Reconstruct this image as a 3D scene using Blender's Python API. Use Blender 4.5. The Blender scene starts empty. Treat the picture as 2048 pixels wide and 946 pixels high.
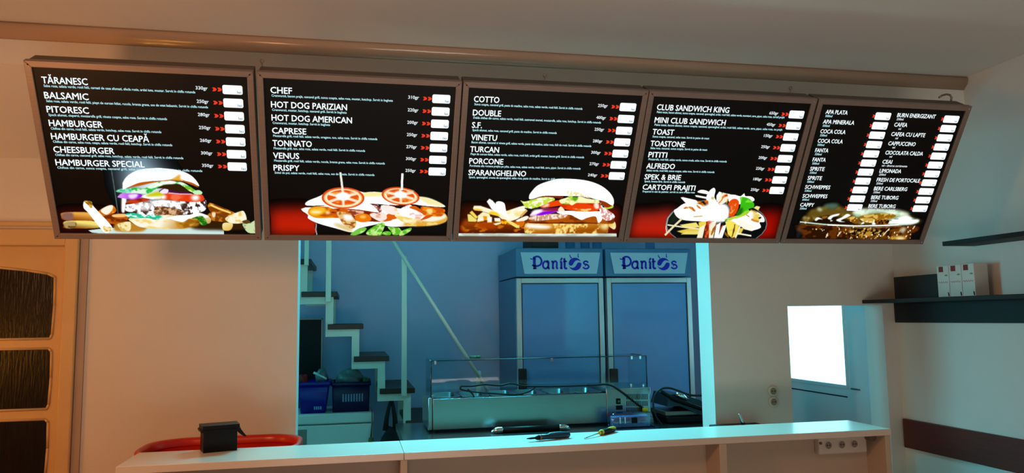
import bpy, bmesh, math, random
import numpy as np
from mathutils import Vector, Matrix, noise as mnoise

# ---------------------------------------------------------------- camera, world, light, exposure
W_IMG, H_IMG = 2048, 946
FPX, YAW, PITCH, ROLL = 1532.95, 0.204433, 0.105528, -0.014179
EYE = np.array([0.0, 0.0, 1.6])
_cy, _sy, _cp, _sp = math.cos(YAW), math.sin(YAW), math.cos(PITCH), math.sin(PITCH)
FW = np.array([_sy * _cp, _cy * _cp, _sp]); _r0 = np.array([_cy, -_sy, 0.0]); _u0 = np.cross(_r0, FW)
_c, _s = math.cos(ROLL), math.sin(ROLL)
RT, UP = _c * _r0 + _s * _u0, -_s * _r0 + _c * _u0

SC = bpy.context.scene
COL = SC.collection
cam = bpy.data.cameras.new('camera'); cam.sensor_width = 36.0; cam.lens = FPX * 36.0 / W_IMG; cam.clip_start = 0.05
cam_o = bpy.data.objects.new('camera', cam); COL.objects.link(cam_o)
M = Matrix.Identity(4)
for i in range(3):
    M[i][0], M[i][1], M[i][2], M[i][3] = RT[i], UP[i], -FW[i], EYE[i]
cam_o.matrix_world = M
SC.camera = cam_o
SC.view_settings.view_transform = 'Standard'
SC.view_settings.look = 'None'
SC.view_settings.gamma = 1.0
SC.view_settings.use_curve_mapping = False
SC.view_settings.exposure = 0.0
world = bpy.data.worlds.new('world'); SC.world = world; world.use_nodes = True
world.node_tree.nodes['Background'].inputs[0].default_value = (0.35, 0.75, 1.0, 1)
world.node_tree.nodes['Background'].inputs[1].default_value = 0.02

def area(name, loc, target, sx, sy, col, power):
    d = bpy.data.lights.new(name, 'AREA'); d.shape = 'RECTANGLE'; d.size = sx; d.size_y = sy; d.color = col; d.energy = power
    o = bpy.data.objects.new(name, d); COL.objects.link(o); o.location = loc
    o.rotation_euler = (Vector(target) - Vector(loc)).to_track_quat('-Z', 'Y').to_euler()
    return o
def bulb(name, loc, r, col, power):
    d = bpy.data.lights.new(name, 'POINT'); d.shadow_soft_size = r; d.color = col; d.energy = power
    o = bpy.data.objects.new(name, d); COL.objects.link(o); o.location = loc
    return o
# the guest room: a shaded warm lamp on the left, an orange one round the corner, an added fill behind the camera to lift the ceiling
area('warm_lamp', (-1.32, 1.8, 1.97), (0.1, 3.9, 1.05), 0.22, 0.22, (1.0, 0.42, 0.15), 13)
bulb('orange_room_lamp', (-2.2, 3.05, 1.45), 0.07, (1.0, 0.36, 0.03), 9)
ff = area('front_fill', (0.7, -1.1, 0.62), (1.1, 1.4, 2.79), 2.6, 0.45, (1.0, 0.86, 0.74), 19)
ff.data.spread = math.radians(95)
# daylight: the kitchen window; added fills by the stairs and overhead aim at the counter; the glazed door glows by itself
area('stair_fill', (-1.35, 5.75, 2.15), (1.4, 3.6, 1.1), 0.9, 1.2, (0.10, 0.83, 1.0), 7)
kw = area('kitchen_window_daylight', (-2.2, 4.98, 1.55), (3.06, 3.2, 0.95), 0.8, 0.9, (0.10, 0.82, 1.0), 6)
kw.data.spread = math.radians(50)
cf = area('counter_fill', (0.70, 5.0, 2.9), (0.85, 3.15, 1.0), 1.7, 0.6, (0.10, 0.84, 1.0), 62)
cf.data.spread = math.radians(75)

# ---------------------------------------------------------------- helpers
def ray(px, py): return FW + RT * (px - W_IMG / 2) / FPX - UP * (py - H_IMG / 2) / FPX
def atY(px, py, Y): d = ray(px, py); return Vector(EYE + d * (Y / d[1]))
def atX(px, py, X): d = ray(px, py); return Vector(EYE + d * (X / d[0]))
def atZ(px, py, Z): d = ray(px, py); return Vector(EYE + d * ((Z - 1.6) / d[2]))

def lin(c):
    return tuple((v / 255 / 12.92) if v / 255 <= 0.04045 else ((v / 255 + 0.055) / 1.055) ** 2.4 for v in c)

def mat(name, col, rough=0.5, metal=0.0, spec=0.5, var=0.05, scale=30.0, bump=0.0, bscale=60.0, stretch=None, emit=None, estr=1.0, coat=0.0, rvar=0.0):
    """procedural Principled material: noise in the colour, optional bump and roughness variation"""
    m = bpy.data.materials.new(name); m.use_nodes = True
    nt = m.node_tree; N = nt.nodes; L = nt.links
    b = N['Principled BSDF']
    b.inputs['Roughness'].default_value = rough; b.inputs['Metallic'].default_value = metal
    b.inputs['Specular IOR Level'].default_value = spec; b.inputs['Coat Weight'].default_value = coat
    tc = N.new('ShaderNodeTexCoord'); mp = N.new('ShaderNodeMapping'); L.new(tc.outputs['Object'], mp.inputs[0])
    if stretch: mp.inputs['Scale'].default_value = stretch
    nz = N.new('ShaderNodeTexNoise'); nz.inputs['Scale'].default_value = scale; nz.inputs['Detail'].default_value = 4
    L.new(mp.outputs[0], nz.inputs['Vector'])
    cr = N.new('ShaderNodeValToRGB'); c = lin(col)
    cr.color_ramp.elements[0].position = 0.3; cr.color_ramp.elements[1].position = 0.7
    cr.color_ramp.elements[0].color = (*[v * (1 - var) for v in c], 1); cr.color_ramp.elements[1].color = (*[min(1, v * (1 + var)) for v in c], 1)
    L.new(nz.outputs['Fac'], cr.inputs[0]); L.new(cr.outputs[0], b.inputs['Base Color'])
    if rvar:
        mr = N.new('ShaderNodeMapRange'); mr.inputs[3].default_value = max(0, rough - rvar); mr.inputs[4].default_value = rough + rvar
        L.new(nz.outputs['Fac'], mr.inputs[0]); L.new(mr.outputs[0], b.inputs['Roughness'])
    if bump:
        n2 = N.new('ShaderNodeTexNoise'); n2.inputs['Scale'].default_value = bscale; n2.inputs['Detail'].default_value = 3
        L.new(mp.outputs[0], n2.inputs['Vector'])
        bp = N.new('ShaderNodeBump'); bp.inputs['Strength'].default_value = bump; bp.inputs['Distance'].default_value = 0.01
        L.new(n2.outputs['Fac'], bp.inputs['Height']); L.new(bp.outputs[0], b.inputs['Normal'])
    if emit:
        b.inputs['Emission Color'].default_value = (*lin(emit), 1); b.inputs['Emission Strength'].default_value = estr
    return m

def glass_mat(name, tint, gloss=0.12, rough=0.02):
    m = bpy.data.materials.new(name); m.use_nodes = True
    nt = m.node_tree; N = nt.nodes; L = nt.links; N.remove(N['Principled BSDF'])
    tr = N.new('ShaderNodeBsdfTransparent'); tr.inputs[0].default_value = (*tint, 1)
    gl = N.new('ShaderNodeBsdfGlossy'); gl.inputs['Roughness'].default_value = rough
    fr = N.new('ShaderNodeLayerWeight'); fr.inputs[0].default_value = 0.25
    nz = N.new('ShaderNodeTexNoise'); nz.inputs['Scale'].default_value = 6
    ad = N.new('ShaderNodeMath'); ad.operation = 'MULTIPLY_ADD'; ad.inputs[1].default_value = 0.3; L.new(fr.outputs['Fresnel'], ad.inputs[0])
    sm = N.new('ShaderNodeMath'); sm.operation = 'MULTIPLY'; sm.inputs[1].default_value = gloss * 2; L.new(nz.outputs['Fac'], sm.inputs[0]); L.new(sm.outputs[0], ad.inputs[2])
    mx = N.new('ShaderNodeMixShader'); L.new(ad.outputs[0], mx.inputs[0]); L.new(tr.outputs[0], mx.inputs[1]); L.new(gl.outputs[0], mx.inputs[2])
    L.new(mx.outputs[0], N['Material Output'].inputs[0])
    return m

def emis_mat(name, col, strength=1.0):
    """a lit surface (backlit print, sky seen through a pane)"""
    m = bpy.data.materials.new(name); m.use_nodes = True
    nt = m.node_tree; N = nt.nodes; N.remove(N['Principled BSDF'])
    e = N.new('ShaderNodeEmission'); e.inputs[0].default_value = (*lin(col), 1); e.inputs[1].default_value = strength
    nt.links.new(e.outputs[0], N['Material Output'].inputs[0])
    return m

def box(bm, x0, x1, y0, y1, z0, z1, bev=0.0, mi=0, seg=2):
    vs = [bm.verts.new((x, y, z)) for z in (z0, z1) for y in (y0, y1) for x in (x0, x1)]
    fs = [bm.faces.new([vs[i] for i in q]) for q in ((0, 2, 3, 1), (4, 5, 7, 6), (0, 1, 5, 4), (2, 6, 7, 3), (0, 4, 6, 2), (1, 3, 7, 5))]
    for f in fs: f.material_index = mi
    if bev > 0:
        es = list({e for f in fs for e in f.edges})
        r = bmesh.ops.bevel(bm, geom=es, offset=bev, segments=seg, profile=0.5, affect='EDGES', clamp_overlap=True)
        for f in r['faces']: f.material_index = mi; f.smooth = True
    return vs

def tube(bm, pts, r, n=12, mi=0, cap=True, sx=1.0):
    """sweep a circle along pts; r a number or one radius per point"""
    pts = [Vector(p) for p in pts]; k = len(pts); rs = r if hasattr(r, '__len__') else [r] * k
    rings = []; up = None
    for i, p in enumerate(pts):
        d = (pts[min(i + 1, k - 1)] - pts[max(i - 1, 0)]).normalized()
        if up is None:
            up = d.orthogonal().normalized()
            if abs(d.z) < 0.9: up = (Vector((0, 0, 1)) - d * d.z).normalized()
        else:
            up = (up - d * up.dot(d)).normalized()
        s = d.cross(up)
        rings.append([bm.verts.new(p + (up * math.cos(a) + s * math.sin(a) * sx) * rs[i]) for a in [2 * math.pi * j / n for j in range(n)]])
    for a, b in zip(rings, rings[1:]):
        for j in range(n):
            f = bm.faces.new((a[j], a[(j + 1) % n], b[(j + 1) % n], b[j])); f.material_index = mi; f.smooth = True
    if cap:
        for ring, rev in ((rings[0], True), (rings[-1], False)):
            f = bm.faces.new(ring[::-1] if rev else ring); f.material_index = mi

def prism(bm, poly, vec, mi=0, smooth=False):
    vec = Vector(vec); a = [bm.verts.new(Vector(p)) for p in poly]; b = [bm.verts.new(Vector(p) + vec) for p in poly]; n = len(a)
    bm.faces.new(a).material_index = mi; bm.faces.new(b[::-1]).material_index = mi
    for i in range(n):
        f = bm.faces.new((a[i], b[i], b[(i + 1) % n], a[(i + 1) % n])); f.material_index = mi; f.smooth = smooth

def blob(bm, c, rx, ry, rz, seed, amp=0.25, mi=0, sub=3, flat=True):
    r = bmesh.ops.create_icosphere(bm, subdivisions=sub, radius=1.0)
    for v in r['verts']:
        d = v.co.copy(); k = 1 + amp * mnoise.noise(d * 1.7 + Vector((seed, seed * .7, 0))) + amp * .6 * mnoise.noise(d * 4.1 + Vector((0, seed, 3)))
        z = d.z if not flat or d.z > -0.35 else -0.35
        v.co = Vector(c) + Vector((d.x * rx * k, d.y * ry * k, z * rz * k if z > -0.35 else -0.35 * rz))
    for v in r['verts']:
        for f in v.link_faces: f.smooth = True; f.material_index = mi

ORG = {}
def ob(name, bm, mats, parent=None, org=None):
    """link the bmesh as ONE mesh object; children take world-space verts and are shifted to the parent's base"""
    me = bpy.data.meshes.new(name)
    if parent is not None and org is None: org = ORG.get(parent.name, Vector((0, 0, 0)))
    if org is None: org = Vector((0, 0, 0))
    bmesh.ops.recalc_face_normals(bm, faces=bm.faces[:])
    bmesh.ops.translate(bm, verts=bm.verts[:], vec=-Vector(org))
    bm.to_mesh(me); bm.free()
    for m in (mats if isinstance(mats, (list, tuple)) else [mats]): me.materials.append(m)
    o = bpy.data.objects.new(name, me); COL.objects.link(o)
    if parent is not None: o.parent = parent; ORG[o.name] = Vector(org)
    return o
def thing(name, label, cat, loc, group=None):
    o = bpy.data.objects.new(name, None); COL.objects.link(o); o.empty_display_size = 0.1
    o.location = loc; o['label'] = label; o['category'] = cat
    if group: o['group'] = group
    ORG[o.name] = Vector(loc)
    return o
def solo(name, bm, mats, label, cat, group=None):
    """a thing that is one mesh, its origin at the middle of its base"""
    lo = Vector([min(v.co[i] for v in bm.verts) for i in range(3)]); hi = Vector([max(v.co[i] for v in bm.verts) for i in range(3)])
    base = Vector(((lo.x + hi.x) / 2, (lo.y + hi.y) / 2, lo.z))
    o = ob(name, bm, mats, None, base); o.location = base; o['label'] = label; o['category'] = cat
    if group: o['group'] = group
    ORG[o.name] = base
    return o
def struct(name, bm, mats, parent=None):
    o = ob(name, bm, mats, parent)
    if parent is None: o['kind'] = 'structure'
    return o
def dup(root, loc, label, group=None):
    r = root.copy(); COL.objects.link(r); r.location = loc; r['label'] = label
    if group: r['group'] = group
    for ch in list(root.children):
        c = ch.copy(); COL.objects.link(c); c.parent = r
        for g in list(ch.children):
            d = g.copy(); COL.objects.link(d); d.parent = c
    return r
BM = bmesh.new

# ---------------------------------------------------------------- materials
WALL = mat('white_wall_paint', (226, 222, 216), 0.62, spec=0.3, var=0.02, scale=3, bump=0.06, bscale=90)
KWALL = mat('lavender_kitchen_paint', (186, 196, 236), 0.6, spec=0.3, var=0.02, scale=3, bump=0.06, bscale=90)
CEIL = mat('ceiling_paint', (222, 218, 212), 0.7, spec=0.25, var=0.02, scale=2, bump=0.05, bscale=60)
COVE = mat('glossy_cornice_paint', (180, 152, 130), 0.22, spec=0.6, var=0.02, scale=4, bump=0.25, bscale=9, stretch=(0.6, 1, 1))
FLOOR = mat('red_brown_floor_tile', (138, 74, 48), 0.45, var=0.08, scale=6)
DOORP = mat('cream_door_paint', (218, 184, 132), 0.35, spec=0.5, var=0.03, scale=8, bump=0.12, bscale=40)
GAPP = mat('grey_strip', (176, 160, 150), 0.6, var=0.05, scale=10)
DGLASS = mat('dark_ribbed_door_glass', (24, 19, 14), 0.3, spec=0.25, var=0.3, scale=12, bump=0.3, bscale=30, stretch=(4, 4, 0.4))
PVC = mat('white_pvc', (222, 226, 228), 0.3, var=0.015, scale=5)
SEAM = mat('dark_seal', (30, 36, 40), 0.6)
SKYP = emis_mat('daylight_through_pane', (166, 238, 255), 3.0)
WPANE = glass_mat('window_glass', (0.9, 0.97, 1.0))
FRAME = mat('brushed_menu_frame', (140, 124, 116), 0.42, metal=0.35, var=0.07, scale=14, stretch=(1, 12, 1))
CASE = mat('menu_case_metal', (92, 80, 70), 0.5, metal=0.35, var=0.06, scale=12)
SCREEN = mat('black_menu_print', (6, 6, 6), 0.45, spec=0.25, var=0.2, scale=90)
TXT = emis_mat('lit_menu_lettering', (240, 252, 255), 1.15)
TXT2 = emis_mat('lit_small_lettering', (186, 236, 244), 1.0)
TXTW = emis_mat('lit_weight_lettering', (236, 246, 250), 0.95)
ARROW = emis_mat('lit_red_arrows', (238, 62, 34), 1.0)
TAG = emis_mat('lit_price_tag', (246, 253, 255), 1.15)
LEI = emis_mat('teal_currency_lettering', (60, 130, 150), 0.8)
LAM = mat('white_laminate', (228, 216, 204), 0.22, spec=0.5, var=0.012, scale=4)
LAMB = mat('laminate_panel', (206, 186, 164), 0.45, var=0.02, scale=4)
SOCKW = mat('socket_well_plastic', (150, 136, 122), 0.5, var=0.05)
STEEL = mat('brushed_stainless', (160, 162, 164), 0.26, metal=1.0, var=0.04, scale=14, stretch=(0.3, 1, 60), bump=0.02, bscale=60)
STEELD = mat('worktop_steel', (110, 116, 118), 0.22, metal=0.9, var=0.06, scale=12, stretch=(0.5, 8, 1))
CHROME = mat('chrome', (225, 230, 232), 0.08, metal=1.0, var=0.02)
BLACK = mat('black_plastic', (9, 9, 10), 0.45, spec=0.2, var=0.15, scale=40)
BLACKM = mat('matt_black_board', (12, 11, 10), 0.6, var=0.12, scale=20)
RED = mat('red_plastic', (206, 34, 16), 0.32, var=0.05, scale=9)
BLUEC = mat('blue_crate_plastic', (10, 8, 140), 0.4, var=0.08, scale=12)
NAVYC = mat('navy_crate_plastic', (6, 6, 66), 0.45, var=0.1, scale=12)
WHITE = mat('white_enamel', (225, 228, 226), 0.35, var=0.015, scale=5)
STAIRW = mat('white_stair_steel', (222, 226, 214), 0.45, var=0.02, scale=8)
WOODD = mat('dark_walnut_tread', (44, 26, 20), 0.45, var=0.3, scale=14, stretch=(1, 12, 12), bump=0.05)
RAILW = mat('red_brown_wood', (96, 34, 18), 0.4, var=0.2, scale=12, stretch=(8, 0.6, 8))
FRIDGE = mat('blue_grey_fridge_shell', (70, 120, 160), 0.4, var=0.03, scale=5)
FRAMEA = mat('fridge_door_aluminium', (200, 208, 210), 0.35, metal=0.5, var=0.03, scale=12)
FGLASS = mat('fridge_door_glass', (100, 150, 205), 0.1, spec=0.8, var=0.04, scale=3)
SIGNW = mat('pale_sign_acrylic', (180, 205, 222), 0.25, var=0.03, scale=6)
LOGOB = mat('royal_blue_sign_print', (16, 16, 180), 0.4, var=0.05)
GLASS = glass_mat('clear_glass', (0.86, 0.95, 0.97), 0.012)
GEDGE = mat('glass_edge_green', (10, 40, 52), 0.2, spec=0.8, var=0.1)
CLEARP = glass_mat('clear_blue_plastic', (0.55, 0.74, 0.92), 0.14, 0.12)
RUBBER = mat('black_rubber', (10, 10, 12), 0.55, var=0.1)
YELLOW = mat('yellow_plastic', (214, 196, 20), 0.4, var=0.06)
SOCK = mat('white_socket_plastic', (225, 215, 200), 0.35, var=0.02)
PAPER = mat('white_carton', (218, 214, 206), 0.55, var=0.03, scale=20)
PRED = mat('dark_red_print', (130, 20, 30), 0.5, var=0.08)
PPINK = mat('pink_script_print', (196, 150, 146), 0.5, var=0.08)
PGREEN = mat('green_leaf_print', (110, 150, 90), 0.5, var=0.1)
TEAL = mat('dark_teal_plastic', (10, 52, 78), 0.35, var=0.1)
GREYM = mat('grey_metal', (130, 120, 112), 0.35, metal=0.7, var=0.06)
CLOTHR = mat('red_cloth', (150, 14, 10), 0.8, var=0.15, scale=20)
BAGW = mat('white_plastic_bag', (110, 128, 130), 0.35, var=0.12, scale=10, bump=0.4, bscale=18)
GREENB = mat('green_packet', (40, 110, 50), 0.4, var=0.2)
BAGB = mat('black_cloth_bag', (10, 10, 12), 0.8, var=0.2, scale=30)
# ---------------------------------------------------------------- printed food pictures (numpy painter)
SCU0, SCU1, SCV0, SCV1 = 0.0205, 0.7010, 0.0200, 0.6300     # screen rectangle in board coordinates
PV1 = 0.318                                                  # top of the printed picture
PDU = 0.0017
PW, PH = int(round((SCU1 - SCU0) / PDU)) + 1, int(round((PV1 - SCV0) / PDU)) + 1

def s2l(c):
    c = np.asarray(c, float) / 255.0
    return np.where(c <= 0.04045, c / 12.92, ((c + 0.055) / 1.055) ** 2.4)

def vnoise(x, y, seed):
    """smooth value noise on arrays"""
    r = np.random.RandomState(seed).rand(64, 64)
    xi, yi = np.floor(x).astype(int), np.floor(y).astype(int)
    fx, fy = x - xi, y - yi
    fx, fy = fx * fx * (3 - 2 * fx), fy * fy * (3 - 2 * fy)
    a, b = r[yi % 64, xi % 64], r[yi % 64, (xi + 1) % 64]
    c, d = r[(yi + 1) % 64, xi % 64], r[(yi + 1) % 64, (xi + 1) % 64]
    return (a * (1 - fx) + b * fx) * (1 - fy) + (c * (1 - fx) + d * fx) * fy

class Painter:
    def __init__(s, board):
        s.b = board
        s.c = np.zeros((PH, PW, 3)) + np.array([4, 4, 4.0])
        s.Y, s.X = np.mgrid[0:PH, 0:PW].astype(float)
        s.reg = (0, 0, 1.0)
    def z(s, x0, y0, x1, W_):
        s.reg = (x0, y0, (x1 - x0) / W_)
    def t(s, pts):
        x0, y0, k = s.reg
        out = []
        for a, b in pts:
            u, v = board_uv(s.b, x0 + a * k, y0 + b * k)
            out.append(((u - SCU0) / PDU, (PV1 - v) / PDU))
        return np.array(out)
    def mask(s, P, soft=0.0):
        lo = np.floor(P.min(0) - 3 - 3 * soft).astype(int); hi = np.ceil(P.max(0) + 4 + 3 * soft).astype(int)
        x0, y0 = max(lo[0], 0), max(lo[1], 0); x1, y1 = min(hi[0], PW), min(hi[1], PH)
        if x1 <= x0 or y1 <= y0: return None
        n = 3
        gx = (np.arange((x1 - x0) * n) + .5) / n + x0 - .5; gy = (np.arange((y1 - y0) * n) + .5) / n + y0 - .5
        GX, GY = np.meshgrid(gx, gy)
        ins = np.zeros(GX.shape, bool)
        for (ax, ay), (bx, by) in zip(P, np.roll(P, -1, 0)):
            if ay == by: continue
            c = (ay > GY) != (by > GY)
            ins ^= c & (GX < (bx - ax) * (GY - ay) / (by - ay) + ax)
        m = ins.reshape(y1 - y0, n, x1 - x0, n).mean((1, 3))
        if soft > 0:
            r = int(np.ceil(soft * 2)); k = np.exp(-0.5 * (np.arange(-r, r + 1) / soft) ** 2); k /= k.sum()
            m = np.apply_along_axis(lambda q: np.convolve(q, k, 'same'), 0, np.apply_along_axis(lambda q: np.convolve(q, k, 'same') if len(q) >= len(k) else q, 1, m)) if min(m.shape) >= len(k) else m
        return m, slice(y0, y1), slice(x0, x1)
    def p(s, pts, col, smooth=True, soft=0.0, tex=None, grad=None, a=1.0):
        """filled outline; tex=(colour2, size, stretch, threshold, seed); grad=((x,y),(x,y),colour2)"""
        P = s.t(pts)
        if smooth and len(P) > 2:
            q = []
            n = len(P)
            for i in range(n):
                p0, p1, p2, p3 = P[i - 1], P[i], P[(i + 1) % n], P[(i + 2) % n]
                for f in (0, .25, .5, .75):
                    q.append(.5 * (2 * p1 + (p2 - p0) * f + (2 * p0 - 5 * p1 + 4 * p2 - p3) * f * f + (3 * p1 - p0 - 3 * p2 + p3) * f ** 3))
            P = np.array(q)
        r = s.mask(P, soft)
        if r is None: return
        m, sy_, sx_ = r
        C = np.zeros(m.shape + (3,)) + np.array(col, float)
        X, Y = s.X[sy_, sx_], s.Y[sy_, sx_]
        if grad:
            g = s.t(grad[:2]); d = g[1] - g[0]
            f = np.clip(((X - g[0][0]) * d[0] + (Y - g[0][1]) * d[1]) / (d @ d), 0, 1)[..., None]
            C = C * (1 - f) + np.array(grad[2], float) * f
        if tex:
            c2, size, st, th, seed = tex
            f = vnoise(X / (size * st) + 7, Y / size + 3, seed) * .65 + vnoise(X / (size * st) * 2.3, Y / size * 2.3, seed + 1) * .35
            f = np.clip((f - th) / .16 + .5, 0, 1)[..., None]
            C = C * (1 - f) + np.array(c2, float) * f
        m = (m * a)[..., None]
        s.c[sy_, sx_] = s.c[sy_, sx_] * (1 - m) + C * m
    def l(s, pts, w, col, **k):
        """a stroke of width w (in the units of the region)"""
        pts = np.array(pts, float); d = np.gradient(pts, axis=0)
        d /= np.linalg.norm(d, axis=1)[:, None] + 1e-9
        nrm = np.stack([-d[:, 1], d[:, 0]], 1) * w / 2
        k.setdefault('smooth', False)
        s.p(list(map(tuple, np.concatenate([pts + nrm, (pts - nrm)[::-1]]))), col, **k)
    def e(s, cx, cy, rx, ry, col, rot=0, **k):
        t = np.linspace(0, 2 * np.pi, 28, endpoint=False); c, q = np.cos(rot), np.sin(rot)
        s.p([(cx + rx * np.cos(a) * c - ry * np.sin(a) * q, cy + rx * np.cos(a) * q + ry * np.sin(a) * c) for a in t], col, smooth=False, **k)
    def glow(s, cx, cy, rx, ry, col, pw=2.0):
        c = s.t([(cx, cy), (cx + rx, cy), (cx, cy + ry)])
        d = ((s.X - c[0][0]) / np.linalg.norm(c[1] - c[0])) ** 2 + ((s.Y - c[0][1]) / np.linalg.norm(c[2] - c[0])) ** 2
        f = np.exp(-d * pw)[..., None]
        s.c = s.c * (1 - f) + np.array(col, float) * f

WHT = (255, 255, 255)
def pic_hamburger(P):
    P.z(110, 320, 320, 1242)
    P.glow(1000, 120, 360, 520, (120, 150, 170), 2.0); P.glow(1150, 330, 420, 330, (225, 235, 240), 3.0)
    P.p([(20, 120), (545, 100), (570, 330), (700, 640), (40, 640)], (5, 5, 5), soft=9, a=.8)
    P.p([(50, 560), (800, 600), (800, 860), (50, 860)], (46, 8, 6), soft=7)
    P.l([(672, 110), (712, 360), (752, 640)], 9, (120, 150, 150), a=.7)
    P.p([(400, 825), (520, 810), (900, 780), (2000, 780), (2000, 875), (620, 872), (440, 850)], (206, 232, 226), smooth=False)
    P.p([(700, 800), (760, 720), (1060, 760), (1040, 835), (760, 838)], (190, 130, 40), soft=2)
    # fries on the left
    P.p([(80, 660), (110, 615), (420, 618), (470, 710), (130, 706)], (235, 170, 70), grad=((200, 620), (200, 706), (140, 62, 5)))
    P.p([(84, 660), (112, 618), (215, 622), (210, 700), (130, 704)], (140, 95, 85), soft=1.5)
    P.p([(110, 770), (140, 715), (490, 720), (520, 795), (140, 800)], (246, 226, 120), grad=((200, 722), (200, 800), (120, 60, 8)))
    P.p([(118, 765), (145, 725), (250, 728), (245, 795), (140, 800)], (178, 150, 95), soft=1, tex=((110, 80, 40), 5, 1, .6, 4))
    P.p([(560, 650), (840, 630), (850, 720), (700, 750), (560, 720)], (190, 90, 15), tex=((120, 45, 5), 9, 1.5, .55, 8))
    P.p([(690, 640), (840, 632), (832, 665), (700, 668)], (250, 200, 120))
    P.p([(520, 600), (610, 545), (690, 530), (730, 590), (680, 630), (560, 655)], (205, 105, 8), tex=((245, 150, 20), 9, 1, .5, 2))
    P.p([(545, 590), (630, 535), (690, 535), (670, 600), (610, 640)], (255, 246, 225))
    P.p([(345, 490), (380, 475), (440, 490), (460, 540), (670, 770), (660, 830), (580, 840), (400, 620), (345, 560)], (255, 252, 240))
    P.p([(350, 485), (385, 475), (435, 490), (450, 535), (430, 560), (385, 515)], (214, 170, 60), tex=((140, 90, 10), 5, 1, .55, 6))
    P.p([(575, 770), (620, 785), (668, 785), (665, 830), (590, 838)], (205, 160, 70), tex=((250, 230, 160), 4, 1, .5, 3))
    P.p([(750, 745), (880, 722), (905, 760), (885, 830), (800, 832), (765, 800)], (248, 236, 180), tex=((225, 185, 90), 6, 1, .55, 5))
    # fries on the right
    P.z(310, 320, 530, 1301)
    P.p([(440, 800), (480, 700), (700, 690), (1030, 740), (1080, 815), (700, 822)], (52, 30, 8), soft=3)
    P.p([(630, 560), (640, 510), (690, 510), (930, 610), (1000, 660), (880, 700), (700, 640)], (222, 140, 28), tex=((130, 60, 5), 8, 2, .55, 9))
    P.l([(660, 525), (760, 570), (900, 620)], 22, (255, 214, 110))
    P.p([(620, 650), (700, 600), (850, 660), (900, 720), (690, 712)], (120, 62, 12), tex=((200, 120, 30), 8, 1, .6, 1))
    P.p([(835, 680), (1010, 600), (1060, 610), (1085, 700), (1030, 740), (900, 740)], (255, 246, 215), tex=((240, 205, 110), 9, 1, .62, 12))
    P.p([(810, 740), (920, 745), (895, 820), (810, 820)], (250, 232, 160), grad=((830, 740), (880, 820), (236, 190, 90)))
    P.p([(1035, 745), (1120, 740), (1190, 710), (1205, 780), (1220, 850), (1100, 850)], (206, 224, 170), tex=((150, 165, 105), 8, 1, .62, 3))
    P.p([(1030, 720), (1090, 700), (1130, 725), (1080, 750)], (90, 66, 26))
    P.p([(675, 620), (715, 615), (715, 655), (690, 672)], (250, 225, 190))
    # burger, bottom up
    P.z(110, 320, 320, 1242)
    k = (320 - 110) / 1242; f = lambda pts: [((310 + a * .1691 - 110) / k, b * .1691 / k) for a, b in pts]
    P.p([(885, 680), (930, 740), (1010, 785), (1150, 800)] + f([(0, 805), (300, 808), (430, 775), (520, 700), (560, 640), (300, 650), (0, 640)]), (255, 248, 226),
        grad=f([(100, 690), (330, 800)]) + [(196, 132, 30)], tex=((250, 215, 120), 9, 2, .62, 8))
    P.p(f([(250, 720), (420, 690), (530, 690), (520, 760), (440, 790), (300, 800)]), (200, 140, 30), soft=2, tex=((150, 88, 8), 8, 2, .5, 4), a=.8)
    P.p(f([(510, 650), (600, 640), (665, 690), (650, 740), (600, 740), (540, 700)]), (250, 232, 190), grad=f([(600, 650), (650, 740)]) + [(200, 160, 80)])
    P.p([(840, 630), (1000, 620), (1240, 650)] + f([(100, 690), (0, 700)]) + [(1100, 680), (900, 680)], (40, 190, 150), tex=((220, 255, 240), 6, 1.5, .55, 15))
    P.p(f([(110, 690), (260, 650), (420, 640), (480, 615), (560, 625), (640, 665), (520, 680), (410, 685), (340, 725), (260, 715), (180, 690)]), (253, 246, 240))
    P.p(f([(430, 690), (500, 660), (570, 660), (620, 740), (590, 765), (545, 755), (500, 690)]), (30, 110, 20), tex=((120, 190, 60), 6, 1, .6, 7))
    # patty
    P.p([(835, 525), (900, 500), (1180, 480)] + f([(80, 470), (300, 480), (500, 480), (590, 450), (615, 520), (590, 590), (480, 625), (330, 640), (150, 645), (0, 640)]) + [(1050, 640), (900, 610), (840, 590)],
        (66, 40, 32), tex=((245, 248, 252), 7, .8, .44, 21))
    P.p([(860, 530), (930, 505), (1180, 485)] + f([(0, 470), (200, 480), (320, 490), (300, 540), (120, 560), (0, 540)]) + [(1100, 590), (930, 580)], WHT, soft=3, a=.8)
    P.p(f([(0, 560), (60, 540), (230, 560), (330, 590), (320, 640), (130, 645), (0, 640)]), (96, 52, 20), tex=((225, 170, 120), 5, 1, .58, 30), a=.85)
    P.p([(800, 390), (835, 400), (850, 470), (830, 600), (800, 615), (790, 560)], (252, 248, 240), soft=1)
    # tomato, cheese, onion
    P.p([(835, 515), (880, 470), (970, 450), (1060, 445), (1130, 465), (1040, 490), (920, 512)], (196, 60, 18), tex=((120, 20, 5), 12, 2, .6, 5))
    P.p(f([(60, 450), (90, 395), (300, 385), (450, 395), (560, 405), (580, 470), (480, 490), (300, 480), (150, 462)]), (232, 62, 18), tex=((250, 110, 70), 12, 2.5, .62, 2))
    P.e(*f([(100, 430)])[0], 38, 30, WHT, soft=2.5); P.e(*f([(480, 440)])[0], 50, 36, WHT, soft=3)
    P.p([(1030, 430), (1100, 395), (1240, 365)] + f([(80, 375), (80, 420), (70, 450), (0, 452)]) + [(1150, 455)], (240, 235, 160), grad=((1240, 370), (1200, 455), (255, 252, 245)))
    P.p([(1080, 415), (1180, 375), (1260, 370), (1290, 410), (1140, 425)], (205, 205, 30), soft=1.5)
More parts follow.
